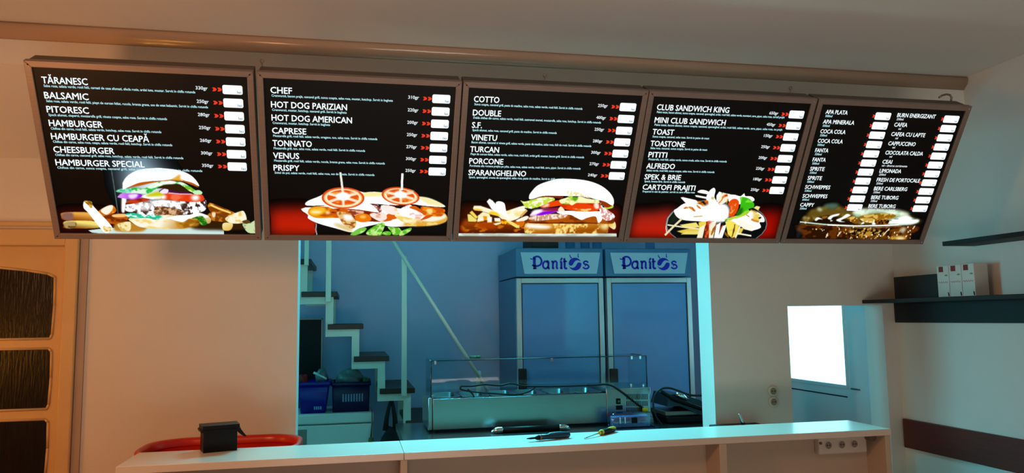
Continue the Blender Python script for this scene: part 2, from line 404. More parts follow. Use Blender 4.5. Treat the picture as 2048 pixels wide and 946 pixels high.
    P.p([(745, 430), (800, 385), (900, 385), (1030, 400), (1010, 440), (940, 460), (870, 455), (770, 440)], (222, 150, 250), grad=((760, 400), (1030, 420), (150, 20, 215)))
    P.p([(870, 410), (930, 395), (985, 400), (960, 440), (900, 450)], (250, 225, 255), soft=1.5)
    P.p(f([(50, 370), (100, 330), (180, 325), (380, 365), (430, 395), (300, 398), (150, 385)]), (70, 22, 80), grad=f([(100, 340), (400, 390)]) + [(70, 10, 60)])
    P.p(f([(60, 372), (110, 335), (160, 340), (150, 385), (90, 390)]), (246, 232, 250)); P.l(f([(160, 382), (300, 396), (440, 398)]), 12, (240, 190, 200))
    # lettuce
    P.p(f([(0, 330), (120, 280), (300, 280), (430, 360), (300, 370), (100, 330)]), (52, 30, 8))
    P.p([(725, 365), (790, 335), (890, 330), (960, 320), (1060, 330), (1160, 275), (1240, 250)] + f([(150, 235), (250, 250), (330, 260), (420, 310), (470, 345), (560, 370), (545, 400), (470, 395), (420, 350), (340, 310), (270, 275), (100, 290), (0, 345)]) + [(1120, 385), (1040, 390), (960, 385), (880, 388), (800, 375)],
        (40, 190, 70), tex=((228, 255, 226), 7, 1.4, .5, 33))
    P.p([(725, 365), (790, 335), (890, 335), (900, 380), (800, 378)], (60, 200, 150), soft=1, tex=((150, 230, 190), 6, 1, .55, 2))
    P.p(f([(0, 290), (120, 245), (240, 250), (230, 275), (100, 285), (0, 320)]), (250, 255, 240), soft=1)
    P.p(f([(330, 290), (430, 320), (470, 350), (440, 375), (380, 340)]), (120, 190, 40), tex=((220, 245, 150), 5, 1, .55, 8))
    P.p(f([(450, 370), (520, 350), (560, 375), (545, 400), (470, 392)]), (200, 245, 190))
    # bun
    P.p([(845, 320), (900, 290), (1000, 260), (1240, 235)] + f([(230, 225), (430, 265), (520, 320), (430, 285), (300, 240), (150, 240), (0, 258)]) + [(1000, 300)], (190, 92, 12))
    P.p([(805, 290), (812, 250), (870, 175), (1000, 110), (1180, 90)] + f([(100, 92), (280, 115), (420, 170), (500, 250), (522, 305), (440, 262), (330, 240), (250, 220), (100, 235), (0, 240)]) + [(1150, 240), (1000, 262), (870, 315), (812, 340)], WHT)
    P.p(f([(200, 228), (240, 200), (300, 165), (302, 215), (340, 240)]), (235, 170, 50), soft=1.6)
    P.l(f([(330, 238), (430, 265), (500, 300)]), 14, (190, 90, 30))

def pic_hotdog(P):
    P.z(600, 340, 760, 1081)
    P.p([(-600, 560), (-200, 500), (150, 520), (330, 760), (330, 1000), (-700, 1000)], (165, 26, 10), soft=14, grad=((-300, 480), (-250, 880), (205, 34, 6)))
    P.p([(-900, 300), (-470, 300), (-420, 1000), (-900, 1000)], (40, 3, 2), soft=9, a=.7)
    P.p([(222, 715), (500, 700), (2200, 700), (2200, 1000), (260, 1000), (222, 830)], (6, 6, 6)); P.l([(222, 720), (215, 800), (232, 880)], 12, (190, 190, 190))
    g = lambda pts: [((740 + a * .14795 - 600) / .14801, b * .14795 / .14801) for a, b in pts]
    # lower bread
    P.p([(70, 500), (110, 600), (115, 650), (250, 715), (480, 780), (700, 835), (800, 780), (1060, 720)] + g([(110, 720), (300, 760), (560, 750), (860, 740), (1000, 700), (1042, 650), (1020, 590), (960, 570), (700, 560), (300, 500), (0, 500)]), (255, 253, 246), grad=g([(560, 650), (620, 760)]) + [(222, 160, 50)])
    P.p(g([(450, 720), (600, 690), (850, 690), (1035, 630), (1020, 690), (860, 740), (560, 755)]), (232, 170, 60), soft=2, tex=((250, 220, 130), 6, 2, .6, 4))
    P.p(g([(700, 640), (860, 600), (1000, 590), (1020, 640), (860, 690), (720, 680)]), (253, 248, 225), soft=2)
    P.p([(450, 720), (560, 730), (700, 790), (680, 820), (560, 780)], (214, 180, 90), soft=3, a=.8)
    # lower right sausage, filling
    P.p(g([(690, 490), (860, 490), (1000, 520), (1005, 570), (960, 620), (850, 620), (720, 600)]), (206, 84, 10), tex=((245, 140, 30), 9, 2, .6, 6))
    P.p([(110, 580), (150, 500), (330, 480), (460, 520), (620, 560), (700, 560), (760, 620), (640, 640), (420, 640), (220, 640)], (236, 142, 12), tex=((196, 80, 5), 12, 2, .62, 9))
    P.p([(130, 570), (170, 510), (330, 500), (330, 560), (200, 610)], (250, 190, 40), soft=2)
    P.e(220, 560, 75, 18, (255, 245, 190), soft=2); P.e(375, 570, 34, 20, (255, 225, 160), soft=2)
    P.p([(420, 520), (700, 520), (1060, 570)] + g([(100, 600), (300, 660), (200, 690), (0, 690)]) + [(780, 680), (540, 640), (440, 600)], (214, 96, 14), tex=((120, 34, 6), 9, 1.6, .52, 13))
    P.p([(640, 520), (860, 550), (800, 620), (720, 600)], (150, 60, 30), tex=((235, 180, 150), 7, 1.5, .55, 3))
    P.p([(740, 620), (830, 580), (930, 600), (960, 670), (860, 700), (770, 680)], (238, 120, 12)); P.e(850, 625, 42, 22, (255, 205, 90), soft=2)
    P.p([(500, 560), (640, 570), (700, 620), (760, 690), (740, 770), (680, 785), (600, 740), (540, 660)], (236, 190, 120), tex=((170, 100, 30), 8, 1.2, .58, 17))
    P.p([(600, 590), (690, 600), (720, 660), (650, 680), (590, 650)], (255, 246, 236), soft=2); P.l([(600, 720), (680, 730), (750, 700)], 16, (150, 80, 20))
    P.p(g([(0, 590), (120, 560), (210, 580), (230, 640), (150, 690), (40, 640)]), (252, 232, 222), tex=((224, 150, 120), 8, 2, .62, 6))
    P.p(g([(30, 460), (100, 455), (160, 540), (110, 570), (50, 530)]), (236, 200, 190), tex=((140, 70, 60), 6, 1, .5, 5))
    P.p(g([(230, 590), (330, 600), (380, 640), (250, 665)]), (226, 96, 10))
    P.p(g([(150, 470), (330, 490), (380, 560), (330, 600), (200, 560)]), (254, 240, 232), tex=((240, 190, 120), 10, 2, .66, 3))
    P.p(g([(330, 600), (450, 570), (620, 660), (590, 710), (450, 700)]), (246, 214, 110), tex=((255, 246, 200), 8, 2, .5, 12))
    P.p(g([(390, 540), (480, 480), (560, 470), (700, 600), (720, 640), (600, 650), (430, 610)]), (254, 240, 240), tex=((240, 180, 160), 10, 1.5, .66, 18))
    P.p(g([(530, 500), (600, 475), (680, 520), (760, 560), (740, 600), (640, 545)]), (212, 92, 20)); P.p(g([(690, 660), (760, 610), (850, 600), (800, 640), (700, 670)]), (214, 80, 16))
    P.p(g([(760, 530), (830, 520), (840, 570), (800, 590)]), (250, 220, 130), soft=1)
    # top bread
    P.p([(75, 465), (110, 410), (280, 340), (420, 250), (700, 255), (860, 295)] + g([(0, 290), (150, 295), (640, 350), (800, 375), (950, 440), (1015, 490), (880, 490), (690, 472), (560, 455), (300, 470), (150, 455), (0, 450)]) + [(980, 470), (1060, 570), (800, 520), (500, 500), (200, 478)], (255, 254, 248))
    P.p(g([(660, 360), (800, 375), (950, 440), (1000, 485), (880, 470), (760, 440)]), (250, 238, 170), soft=2); P.p([(870, 300)] + g([(160, 300), (170, 340)]) + [(880, 350)], (252, 240, 160), soft=1.5)
    P.l([(200, 478), (330, 474)], 10, (60, 30, 10)); P.l(g([(690, 478), (760, 486), (860, 492)]), 12, (110, 50, 10)); P.l(g([(260, 468), (400, 480), (520, 462)]), 14, (110, 30, 10))
    P.l(g([(30, 455), (90, 470), (140, 500)]), 16, (90, 30, 30)); P.l([(640, 525), (800, 535), (940, 560), (1050, 572)], 12, (140, 40, 20))
    # tomato slices
    for (cx, cy, rx, ry, q) in ((582, 370, 290, 145, .02),) + tuple((x, y, 258, 120, .12) for x, y in g([(412, 345)])):
        P.e(cx, cy, rx, ry, (226, 74, 20), rot=q); P.e(cx, cy + 2, rx * .9, ry * .88, (252, 190, 120), rot=q); P.e(cx, cy + 2, rx * .84, ry * .82, (255, 240, 200), rot=q)
        P.e(cx, cy - 4, rx * .74, ry * .72, (232, 84, 16), rot=q, tex=((250, 150, 50), 9, 1.5, .62, int(cx)))
        for a in np.arange(6) * np.pi / 3 + .5:
            P.l([(cx, cy - 10), (cx + rx * .78 * np.cos(a), cy - 4 + ry * .76 * np.sin(a))], 34, (255, 235, 205), soft=.8)
        P.e(cx, cy - 20, rx * .34, ry * .4, (255, 250, 244), rot=q, soft=1.5)
        P.p([(cx + rx * .5, cy - ry * .7), (cx + rx * .75, cy - ry * .55), (cx + rx * .45, cy - ry * .3), (cx + rx * .3, cy - ry * .5)], (255, 225, 180), soft=2, a=.6)
    P.l([(545, 25), (560, 130), (575, 262)], 28, (250, 246, 226)); P.l(g([(438, 40), (432, 150), (430, 262)]), 30, (250, 250, 246))
    # salad
    for q, c in (([(680, 865), (760, 800), (850, 770), (900, 780), (860, 830), (760, 870)], 0), ([(905, 865), (930, 800), (1060, 740), (1100, 870)], 1)):
        P.p(q, ((120, 200, 70), (90, 200, 40))[c], tex=((200, 240, 150), 6, 2, .55, 5 + c))
    for q in ([(0, 800), (110, 720), (190, 705), (195, 760), (130, 870), (0, 872)], [(240, 760), (330, 770), (400, 780), (430, 850), (320, 872), (280, 820)], [(160, 860), (210, 820), (280, 830), (270, 872)], [(390, 872), (440, 810), (555, 775), (540, 820), (450, 872)]):
        P.p(g(q), (96, 190, 40), tex=((190, 235, 130), 6, 1.4, .52, len(q) + int(q[0][0])))
    P.l(g([(60, 850), (150, 740)]), 14, (210, 245, 180))

def pic_double(P):
    P.z(915, 380, 1075, 1514)
    P.p([(60, 300), (400, 280), (1200, 300), (1300, 800), (0, 800)], (60, 18, 4), soft=10); P.p([(20, 650), (200, 600), (300, 800), (0, 830)], (110, 10, 6), soft=8)
    P.p([(120, 560), (300, 570), (700, 600), (1300, 560), (1300, 800), (180, 800)], (150, 62, 6), soft=4, grad=((600, 600), (600, 800), (80, 24, 0)), tex=((200, 110, 10), 10, 2, .6, 4))
    P.p([(380, 620), (520, 590), (700, 640), (740, 720), (420, 720)], (170, 62, 4), soft=4)
    F = lambda pts, c, **k: P.p(pts, c, smooth=False, soft=.6, **k)
    F([(185, 450), (240, 450), (370, 560), (340, 590), (200, 585)], (240, 225, 120)); F([(225, 420), (270, 380), (380, 500), (350, 540)], (252, 220, 90))
    F([(380, 480), (480, 400), (600, 440), (640, 560), (380, 560)], (252, 240, 190)); F([(480, 480), (560, 490), (550, 560), (490, 560)], (240, 150, 10))
    P.p([(900, 400), (980, 370), (1240, 290), (1310, 330), (1180, 500), (1060, 560), (930, 580), (800, 500)], (255, 250, 228), tex=((250, 220, 110), 12, 2, .68, 7))
    F([(550, 210), (600, 155), (660, 190), (760, 300), (880, 420), (980, 520), (900, 570), (640, 350)], (255, 253, 244)); P.p([(720, 240), (790, 205), (880, 240), (905, 340), (920, 470), (760, 420)], WHT)
    F([(290, 340), (310, 288), (430, 290), (640, 360), (820, 430), (1000, 560), (900, 590), (760, 480), (580, 430), (440, 385), (320, 372)], (255, 248, 214)); P.p([(300, 345), (400, 345), (480, 375), (400, 382), (320, 370)], (250, 200, 60), soft=1)
    P.p([(575, 430), (640, 395), (740, 420), (810, 490), (760, 480), (660, 460)], (252, 208, 40), soft=1)
    for q in ([(375, 540), (480, 510), (495, 570), (370, 590)], [(560, 500), (650, 500), (645, 600), (560, 602)], [(690, 520), (800, 520), (820, 590), (700, 580)], [(670, 630), (820, 598), (815, 625), (720, 655)]):
        F(q, (255, 250, 235)); P.l([q[3], q[2]], 14, (246, 190, 60))
    P.p([(810, 560), (870, 540), (940, 580), (900, 640), (830, 620)], (246, 190, 20), tex=((180, 90, 5), 6, 1, .55, 2)); P.p([(930, 590), (1000, 580), (1140, 660), (1130, 710), (1080, 690)], (252, 225, 110))
    P.p([(1100, 570), (1300, 480), (1340, 530), (1200, 590)], (255, 246, 230)); P.p([(1110, 600), (1260, 580), (1230, 680), (1160, 650)], (220, 110, 10)); F([(1145, 650), (1165, 650), (1165, 715), (1145, 715)], (250, 230, 180)); P.l([(1190, 490), (1310, 370)], 40, (226, 176, 90))
    P.z(1040, 340, 1250, 1419)
    P.p([(1100, 540), (1330, 520), (1310, 850), (1150, 850)], (96, 14, 6), soft=8)
    P.p([(-900, 848), (1300, 850), (1300, 895), (-900, 892)], (196, 206, 190), smooth=False, tex=((232, 244, 236), 10, 3, .5, 4)); P.p([(-900, 880), (1300, 884), (1300, 905), (-900, 900)], (120, 118, 100), smooth=False, soft=1.5, a=.8)
    P.p([(1180, 730), (1270, 690), (1290, 760), (1260, 795)], (230, 190, 60), grad=((1190, 720), (1290, 760), (252, 240, 190)))
    # lower bun
    P.p([(60, 740), (110, 710), (400, 715), (800, 720), (1120, 715), (1190, 720), (1185, 800), (1130, 845), (600, 852), (110, 848), (55, 800)], (226, 150, 40), grad=((500, 720), (500, 850), (160, 82, 6)), tex=((252, 222, 130), 12, .7, .62, 9))
    P.p([(65, 745), (120, 716), (300, 730), (430, 760), (330, 790), (120, 775)], (255, 252, 240), soft=3); P.p([(1080, 730), (1180, 725), (1170, 800), (1090, 780)], (246, 220, 150), soft=4)
    # patty, cheese
    P.p([(95, 680), (130, 620), (300, 590), (700, 590), (1050, 600), (1240, 600), (1270, 650), (1240, 720), (1000, 712), (700, 715), (300, 718), (110, 710)], (176, 84, 10), tex=((120, 44, 4), 10, 2.5, .52, 31))
    P.p([(110, 640), (300, 595), (620, 590), (600, 640), (420, 660), (200, 680)], (206, 150, 110), soft=1, tex=((250, 236, 224), 6, .6, .5, 14)); P.l([(110, 700), (400, 712), (760, 706), (1040, 715)], 12, (90, 30, 4))
    P.p([(490, 560), (560, 545), (1000, 550), (1100, 560), (1110, 640), (1085, 690), (1050, 705), (1015, 620), (900, 640), (830, 668), (760, 640), (680, 600), (560, 590)], (255, 250, 246))
    P.p([(1060, 480), (1130, 470), (1180, 530), (1260, 590), (1270, 640), (1180, 680), (1110, 640)], (220, 150, 140), tex=((255, 240, 240), 7, .7, .52, 23))
    P.p([(130, 610), (180, 560), (330, 510), (470, 520), (520, 550), (360, 590), (230, 610)], (232, 205, 246), grad=((150, 540), (450, 560), (176, 60, 200))); P.p([(215, 600), (300, 560), (480, 545), (400, 580), (280, 605)], (140, 10, 225)); P.p([(260, 530), (380, 505), (560, 500), (540, 540), (400, 545)], (150, 26, 60), soft=1.5)
    P.p([(150, 570), (200, 530), (300, 530), (270, 570), (170, 600)], (255, 240, 255), soft=2)
    # tomato
    P.p([(270, 500), (330, 450), (440, 415), (560, 400), (570, 460), (430, 490)], (236, 72, 8)); P.p([(290, 500), (370, 440), (385, 480)], (255, 220, 200), soft=2)
    P.p([(540, 470), (760, 440), (1060, 440), (1085, 480), (1050, 540), (940, 555), (760, 550), (600, 520)], (236, 66, 8), tex=((200, 40, 4), 12, 3, .6, 5)); P.p([(995, 450), (1050, 440), (1060, 510), (1010, 510)], (255, 235, 225), soft=1.5)
    P.p([(510, 540), (540, 490), (570, 500), (600, 545), (560, 560)], (253, 240, 205)); P.p([(700, 510), (840, 520), (960, 515), (900, 555), (800, 548)], (222, 120, 30), tex=((250, 200, 120), 6, 2, .5, 5))
    # lettuce
    P.p([(5, 405), (60, 420), (160, 395), (300, 360), (440, 365), (465, 400), (400, 425), (280, 480), (150, 520), (70, 490), (30, 440)], (200, 226, 60), tex=((250, 255, 220), 7, 1.4, .5, 41)); P.l([(60, 510), (150, 525), (220, 505)], 16, (20, 30, 10))
    P.p([(530, 400), (640, 360), (660, 300), (700, 330), (730, 390), (800, 350), (900, 380), (1060, 400), (1060, 440), (880, 440), (760, 440), (700, 470), (660, 455), (560, 450)], (252, 250, 190), tex=((180, 205, 60), 8, 1.3, .62, 19)); P.p([(700, 360), (770, 360), (760, 400), (730, 410)], (90, 170, 30), soft=1)
    P.p([(1080, 440), (1120, 430), (1150, 480), (1120, 500)], (170, 200, 190), tex=((20, 40, 30), 4, 1, .5, 3)); P.p([(1140, 495), (1250, 470), (1245, 505), (1170, 520)], (180, 220, 60))
    # bun
    P.p([(160, 385), (300, 345), (560, 340), (560, 380), (440, 365), (300, 360)], (120, 42, 10)); P.p([(1060, 410), (1160, 420), (1245, 470), (1160, 500), (1090, 440)], (150, 50, 8))
    P.p([(118, 350), (150, 290), (240, 200), (400, 140), (560, 110), (860, 130), (1060, 190), (1190, 280), (1258, 380), (1258, 460), (1230, 470), (1140, 420), (1000, 385), (880, 350), (700, 345), (480, 342), (300, 345), (140, 390)], WHT)
    P.p([(620, 290), (700, 280), (900, 340), (950, 380), (800, 350), (640, 330)], (248, 226, 150), soft=1.5, tex=((255, 255, 250), 5, .6, .5, 6))

def pic_platter(P):
    P.z(1310, 360, 1550, 1892)
    P.p([(-800, 560), (0, 480), (300, 470), (500, 960), (-800, 960)], (150, 34, 22), soft=14, grad=((-100, 480), (-100, 900), (206, 30, 8))); P.p([(1500, 560), (1800, 470), (2100, 560), (2100, 960), (1500, 960)], (140, 10, 4), soft=14, grad=((1800, 500), (1800, 900), (176, 14, 0)))
    P.p([(-900, 300), (-480, 300), (-440, 960), (-900, 960)], (50, 4, 2), soft=10, a=.5)
    P.e(960, 680, 800, 380, (120, 130, 130)); P.e(962, 682, 785, 372, (10, 14, 14)); P.l([(290, 480), (200, 590), (165, 740), (180, 830)], 16, (215, 220, 220)); P.p([(300, 470), (400, 460), (340, 640), (190, 700)], (26, 36, 26), soft=6)
    T = dict(tex=((236, 206, 90), 12, 2, .64, 11))
    F = lambda pts, c=(250, 232, 130), **k: P.p(pts, c, smooth=False, soft=.5, **k)
    # chips along the front
    F([(335, 800), (600, 740), (700, 760), (680, 830), (420, 830)], (232, 200, 70), **T); F([(400, 850), (480, 800), (700, 800), (690, 850)], (240, 220, 110)); F([(380, 700), (640, 660), (700, 740), (480, 750)], (246, 226, 120), **T)
    F([(680, 660), (800, 620), (800, 700), (690, 800)], (240, 214, 80), **T)
    F([(700, 740), (790, 690), (740, 905), (650, 908)], (252, 244, 210)); F([(780, 720), (830, 640), (900, 640), (850, 905), (765, 905)], (150, 34, 10), tex=((210, 90, 40), 8, .7, .55, 3)); F([(850, 660), (960, 640), (910, 905), (840, 908)], (246, 240, 214), **T)
    F([(900, 760), (980, 660), (970, 700), (890, 860), (870, 860)], (170, 90, 20)); F([(960, 700), (1030, 660), (990, 905), (920, 908)], (252, 248, 236)); F([(1020, 740), (1070, 690), (1060, 800), (1010, 815)], (190, 60, 20)); F([(1060, 720), (1125, 690), (1050, 905), (975, 910)], WHT)
    F([(1100, 650), (1220, 620), (1240, 700), (1200, 905), (1140, 850)], (250, 230, 90), **T); F([(1210, 640), (1310, 690), (1320, 740), (1260, 890), (1200, 905), (1240, 780)], (248, 224, 90)); P.l([(1250, 690), (1240, 790), (1205, 890)], 14, (90, 50, 5)); F([(1090, 800), (1160, 870), (1150, 905), (1090, 850)], (150, 90, 20)); F([(1300, 760), (1400, 740), (1340, 850), (1280, 860)], (230, 210, 70))
    # wrap slices, ring
    P.p([(290, 480), (340, 440), (440, 370), (560, 350), (760, 400), (1000, 560), (900, 640), (640, 640), (430, 620), (335, 570)], (255, 253, 248))
    F([(395, 270), (430, 262), (640, 310), (700, 360), (480, 360)], (255, 252, 244)); F([(620, 235), (660, 232), (830, 265), (800, 290), (640, 258)], (252, 250, 236)); P.p([(660, 180), (720, 148), (800, 160), (850, 190), (830, 215), (720, 200)], (255, 255, 246)); P.p([(840, 180), (890, 130), (925, 118), (945, 160), (930, 270), (1000, 400), (850, 420), (800, 280)], WHT); F([(960, 240), (1005, 175), (1050, 190), (1000, 330), (960, 320)], (255, 254, 240))
    F([(1010, 250), (1060, 190), (1120, 205), (1180, 215), (1130, 330), (1040, 380), (960, 360)], (252, 242, 214)); F([(1330, 260), (1400, 200), (1420, 260), (1340, 300)], (255, 253, 240)); P.p([(1150, 240), (1240, 225), (1340, 250), (1500, 250), (1560, 300), (1500, 340), (1200, 380)], (255, 253, 250)); F([(1550, 430), (1590, 400), (1650, 415), (1620, 470)], (248, 232, 150))
    P.p([(1040, 640), (1250, 560), (1400, 540), (1500, 470), (1600, 490), (1700, 570), (1715, 650), (1640, 660), (1660, 740), (1560, 780), (1480, 790), (1300, 700), (1200, 640)], (255, 252, 244), **T); F([(1240, 610), (1300, 600), (1560, 720), (1500, 790), (1400, 770)], (255, 250, 234))
    P.p([(1620, 590), (1650, 572), (1672, 585), (1645, 606)], (20, 16, 10)); P.l([(1510, 610), (1560, 635), (1630, 650)], 34, (214, 140, 50)); P.l([(1500, 460), (1600, 500)], 14, (170, 110, 50)); P.l([(1430, 540), (1480, 575)], 14, (190, 110, 50))
    for q in ([(440, 445), (480, 415), (520, 425), (500, 440)], [(520, 420), (580, 420), (630, 480), (600, 480)], [(650, 380), (680, 400), (720, 450), (660, 420)], [(650, 325), (720, 335), (780, 400), (760, 415), (700, 370)], [(760, 315), (825, 320), (835, 390), (800, 370)]):
        P.p(q, (222, 130, 24), soft=.8, tex=((190, 70, 10), 6, 1, .55, 5))
    P.p([(1055, 250), (1120, 215), (1140, 245), (1080, 270), (1020, 350), (985, 360), (1040, 300)], (206, 70, 24), tex=((230, 130, 40), 5, 1, .55, 4)); P.e(900, 278, 24, 22, (214, 190, 90), soft=1.5); P.l([(600, 572), (740, 560)], 16, (206, 170, 90)); P.l([(1120, 360), (1140, 290)], 14, (214, 160, 40))
    P.p([(820, 640), (900, 630), (860, 680), (820, 690)], (226, 80, 40), soft=1)
    P.p([(740, 420), (860, 370), (1000, 365), (1110, 375), (1165, 450), (1160, 570), (1090, 640), (980, 665), (860, 640), (760, 560)], WHT, soft=3)
    # tomato and leaf
    P.p([(1145, 370), (1200, 300), (1270, 292), (1315, 340), (1300, 450), (1250, 540), (1180, 575), (1155, 530), (1180, 440)], (236, 76, 8)); P.p([(1180, 400), (1230, 350), (1270, 360), (1250, 450), (1200, 520), (1170, 510)], (246, 160, 80), tex=((228, 80, 16), 7, .7, .5, 9))
    P.p([(1330, 270), (1390, 260), (1480, 290), (1550, 360), (1545, 420), (1470, 450), (1480, 490), (1420, 540), (1280, 540), (1330, 440), (1340, 340)], (60, 190, 20), tex=((120, 226, 60), 12, 1, .55, 6)); P.p([(1270, 530), (1330, 440), (1380, 440), (1360, 520), (1300, 560)], (30, 110, 14), soft=2)
    P.p([(1090, 610), (1180, 590), (1320, 550), (1420, 480), (1480, 480), (1420, 540), (1330, 580), (1200, 610), (1120, 630)], (170, 216, 50), soft=1); P.l([(1090, 640), (1130, 615)], 16, (90, 130, 20))
    # wooden picks
    P.l([(150, 862), (270, 740), (420, 600)], 30, (240, 226, 180)); P.l([(190, 700), (400, 730), (700, 765)], 22, (244, 232, 190)); P.l([(1345, 690), (1260, 905)], 22, (250, 244, 220)); P.l([(1300, 835), (1510, 872)], 24, (250, 244, 214))

def pic_cola(P):
    P.z(1580, 390, 1850, 2048)
    P.p([(170, 440), (1850, 450), (1800, 640), (1760, 800), (230, 800), (190, 600)], (44, 18, 2), soft=3, tex=((96, 46, 6), 12, 1.4, .55, 3))
    P.p([(900, 470), (1600, 470), (1780, 620), (1700, 760), (1000, 760)], (110, 60, 10), soft=6, tex=((40, 16, 0), 10, 1.2, .5, 17)); P.p([(1490, 640), (1640, 610), (1760, 640), (1700, 690), (1560, 680)], (214, 160, 60), soft=3); P.e(1660, 655, 60, 18, (255, 246, 200), soft=3)
    P.p([(880, 540), (1000, 500), (1260, 500), (1420, 560), (1400, 620), (1260, 600), (1100, 640), (960, 600)], (190, 140, 50), soft=1.5, tex=((24, 12, 0), 6, 1, .5, 8)); P.p([(1650, 520), (1720, 480), (1750, 510), (1700, 570)], (190, 180, 160), soft=3)
    # ice and drink seen over the rim
    P.p([(150, 400), (200, 330), (300, 240), (420, 190), (700, 130), (800, 200), (1000, 210), (1300, 220), (1700, 240), (1850, 330), (1950, 370), (1900, 430), (1000, 460), (260, 420)], (84, 62, 16), soft=5, tex=((150, 120, 50), 14, 1.6, .55, 5))
    P.p([(270, 270), (420, 200), (860, 210), (900, 280), (600, 300), (330, 330)], (100, 78, 24), soft=4); P.p([(500, 150), (640, 120), (715, 140), (690, 190), (560, 190)], (70, 110, 96), soft=4); P.e(440, 210, 42, 26, (190, 206, 170), rot=.5, soft=3)
    P.p([(940, 250), (1060, 200), (1500, 210), (1730, 250), (1800, 300), (1600, 330), (1400, 270), (1150, 290), (1000, 330)], (190, 226, 190), soft=4, tex=((236, 252, 230), 12, 1.6, .55, 14))
    P.p([(1040, 330), (1160, 290), (1420, 270), (1600, 300), (1500, 350), (1300, 380), (1120, 370)], (150, 100, 14), tex=((220, 184, 90), 9, 1.5, .58, 9))
    P.p([(1390, 400), (1600, 340), (1760, 300), (1870, 350), (1950, 370), (1930, 410), (1820, 440), (1560, 440), (1420, 430)], (120, 170, 150), soft=2, tex=((240, 255, 250), 6, 3, .45, 33)); P.p([(1600, 390), (1760, 350), (1870, 370), (1800, 430), (1620, 430)], (250, 255, 252), soft=3)
    P.p([(330, 390), (560, 300), (880, 380), (1000, 440), (700, 440), (400, 420)], (26, 14, 4), soft=2)
    for q in ([(365, 370), (410, 330), (490, 365), (430, 360), (390, 385)], [(560, 350), (620, 300), (740, 275), (720, 305), (640, 330), (600, 390), (640, 380)], [(690, 370), (780, 330), (850, 280), (910, 300), (860, 330), (760, 380), (830, 400), (740, 400)], [(1060, 440), (1100, 400), (1120, 420)], [(1230, 440), (1260, 400), (1290, 440)]):
        P.p(q, (250, 255, 244), soft=.8)
    P.p([(860, 330), (960, 320), (1030, 370), (1000, 430), (900, 390)], (130, 78, 12), tex=((226, 190, 90), 6, 1, .6, 21)); P.p([(480, 320), (560, 310), (540, 345), (480, 350)], (150, 96, 20), soft=1); P.e(215, 340, 32, 26, (150, 130, 70), soft=2); P.e(270, 345, 22, 20, (190, 160, 90), soft=2)
    P.p([(1050, 350), (1250, 350), (1260, 410), (1120, 400)], (214, 170, 70), tex=((250, 240, 190), 6, 1.5, .52, 4)); P.p([(1300, 380), (1480, 370), (1470, 430), (1320, 430)], (150, 86, 10), tex=((40, 14, 0), 5, 1, .5, 2))
    # rim and sparkles
    P.l([(140, 400), (230, 410), (520, 440), (1000, 462), (1400, 456), (1600, 448), (1830, 430)], 17, (206, 232, 226)); P.l([(560, 448), (1000, 464), (1500, 452), (1640, 445)], 15, (250, 255, 255)); P.l([(760, 470), (1040, 488), (1400, 482), (1680, 462)], 12, (170, 140, 100), soft=1, a=.8); P.e(225, 412, 14, 18, (235, 240, 220), soft=1); P.l([(130, 420), (240, 450), (500, 462)], 8, (150, 80, 30), soft=1)
    r = np.random.RandomState(3)
    for k in range(95):
        x = 260 + 1560 * r.rand(); y = 470 + 190 * r.rand()
        if x < 700 and r.rand() < .72: continue
        P.e(x, y, 4 + 8 * r.rand(), 5 + 12 * r.rand(), ((250, 244, 214), (226, 180, 90), (176, 120, 40))[r.randint(3)], rot=.4, soft=.4)
    for q in ([(710, 610), (745, 575), (765, 545)], [(535, 640), (552, 600), (566, 570)], [(1400, 610), (1440, 560), (1500, 500)], [(900, 560), (960, 545)], [(1850, 510), (1885, 460)]):
        P.l(q, 14, (250, 236, 206), soft=.6)
    P.p([(120, 470), (150, 470), (130, 640), (100, 640)], (70, 66, 80), soft=5, a=.7)
PICTURES = (pic_hamburger, pic_hotdog, pic_double, pic_platter, pic_cola)

# ---------------------------------------------------------------- the setting
X0, X1, YF, YW, YW2, YR, ZC = -2.4, 3.064, -1.8, 3.9, 4.06, 6.1, 2.792
YB2, ZB2, ZK = 3.29, 2.372, 3.0      # bulkhead face and underside, kitchen ceiling
b = BM(); box(b, X0 - .1, X1 + .1, YF - .1, YR + .1, -0.08, 0.0); struct('floor', b, FLOOR)
b = BM(); box(b, X0 - .1, X1 + .1, YF - .1, YB2 + .02, ZC, ZC + .08); box(b, X0 - .1, X1 + .1, YW, YR + .1, ZK, ZK + .08); struct('ceiling', b, CEIL)
b = BM()     # the wall behind the counter: serving hatch, cream door and the low doorway on the right are left open
DX0, DX1 = -2.06, -1.30
for x0, x1, z0, z1 in ((X0, DX0, 0, ZB2), (DX0, DX1, 2.0, ZB2), (DX1, -0.268, 0, ZB2), (-0.268, 1.914, 2.3, ZB2), (1.914, 2.374, 0, ZB2), (2.374, 2.975, 1.643, ZB2), (2.975, X1, 0, ZB2)):
    box(b, x0, x1, YW, YW2, z0, z1)
prism(b, [(X0, y, z) for y, z in ((YB2, 2.63), (YB2, ZK), (YW2, ZK), (YW2, ZB2), (YW, ZB2))], (X1 - X0, 0, 0))      # bulkhead with a sloping soffit over the counter
struct('wall_back', b, WALL)
b = BM(); box(b, X0 - .1, X1 + .1, YR, YR + .1, 0, ZK); struct('wall_rear', b, KWALL)
b = BM(); box(b, X0 - .1, X1 + .1, YF - .1, YF, 0, ZK); struct('wall_front', b, WALL)
b = BM()     # left wall with the kitchen window opening
for y0, y1, z0, z1 in ((YF, 4.1, 0, ZK), (4.1, 5.4, 0, 1.1), (4.1, 5.4, 2.4, ZK), (5.4, YR, 0, ZK)): box(b, X0 - .1, X0, y0, y1, z0, z1)
struct('wall_left', b, WALL)
b = BM(); box(b, X1, X1 + .1, YF, YR, 0, ZK); struct('wall_right', b, WALL)
b = BM()
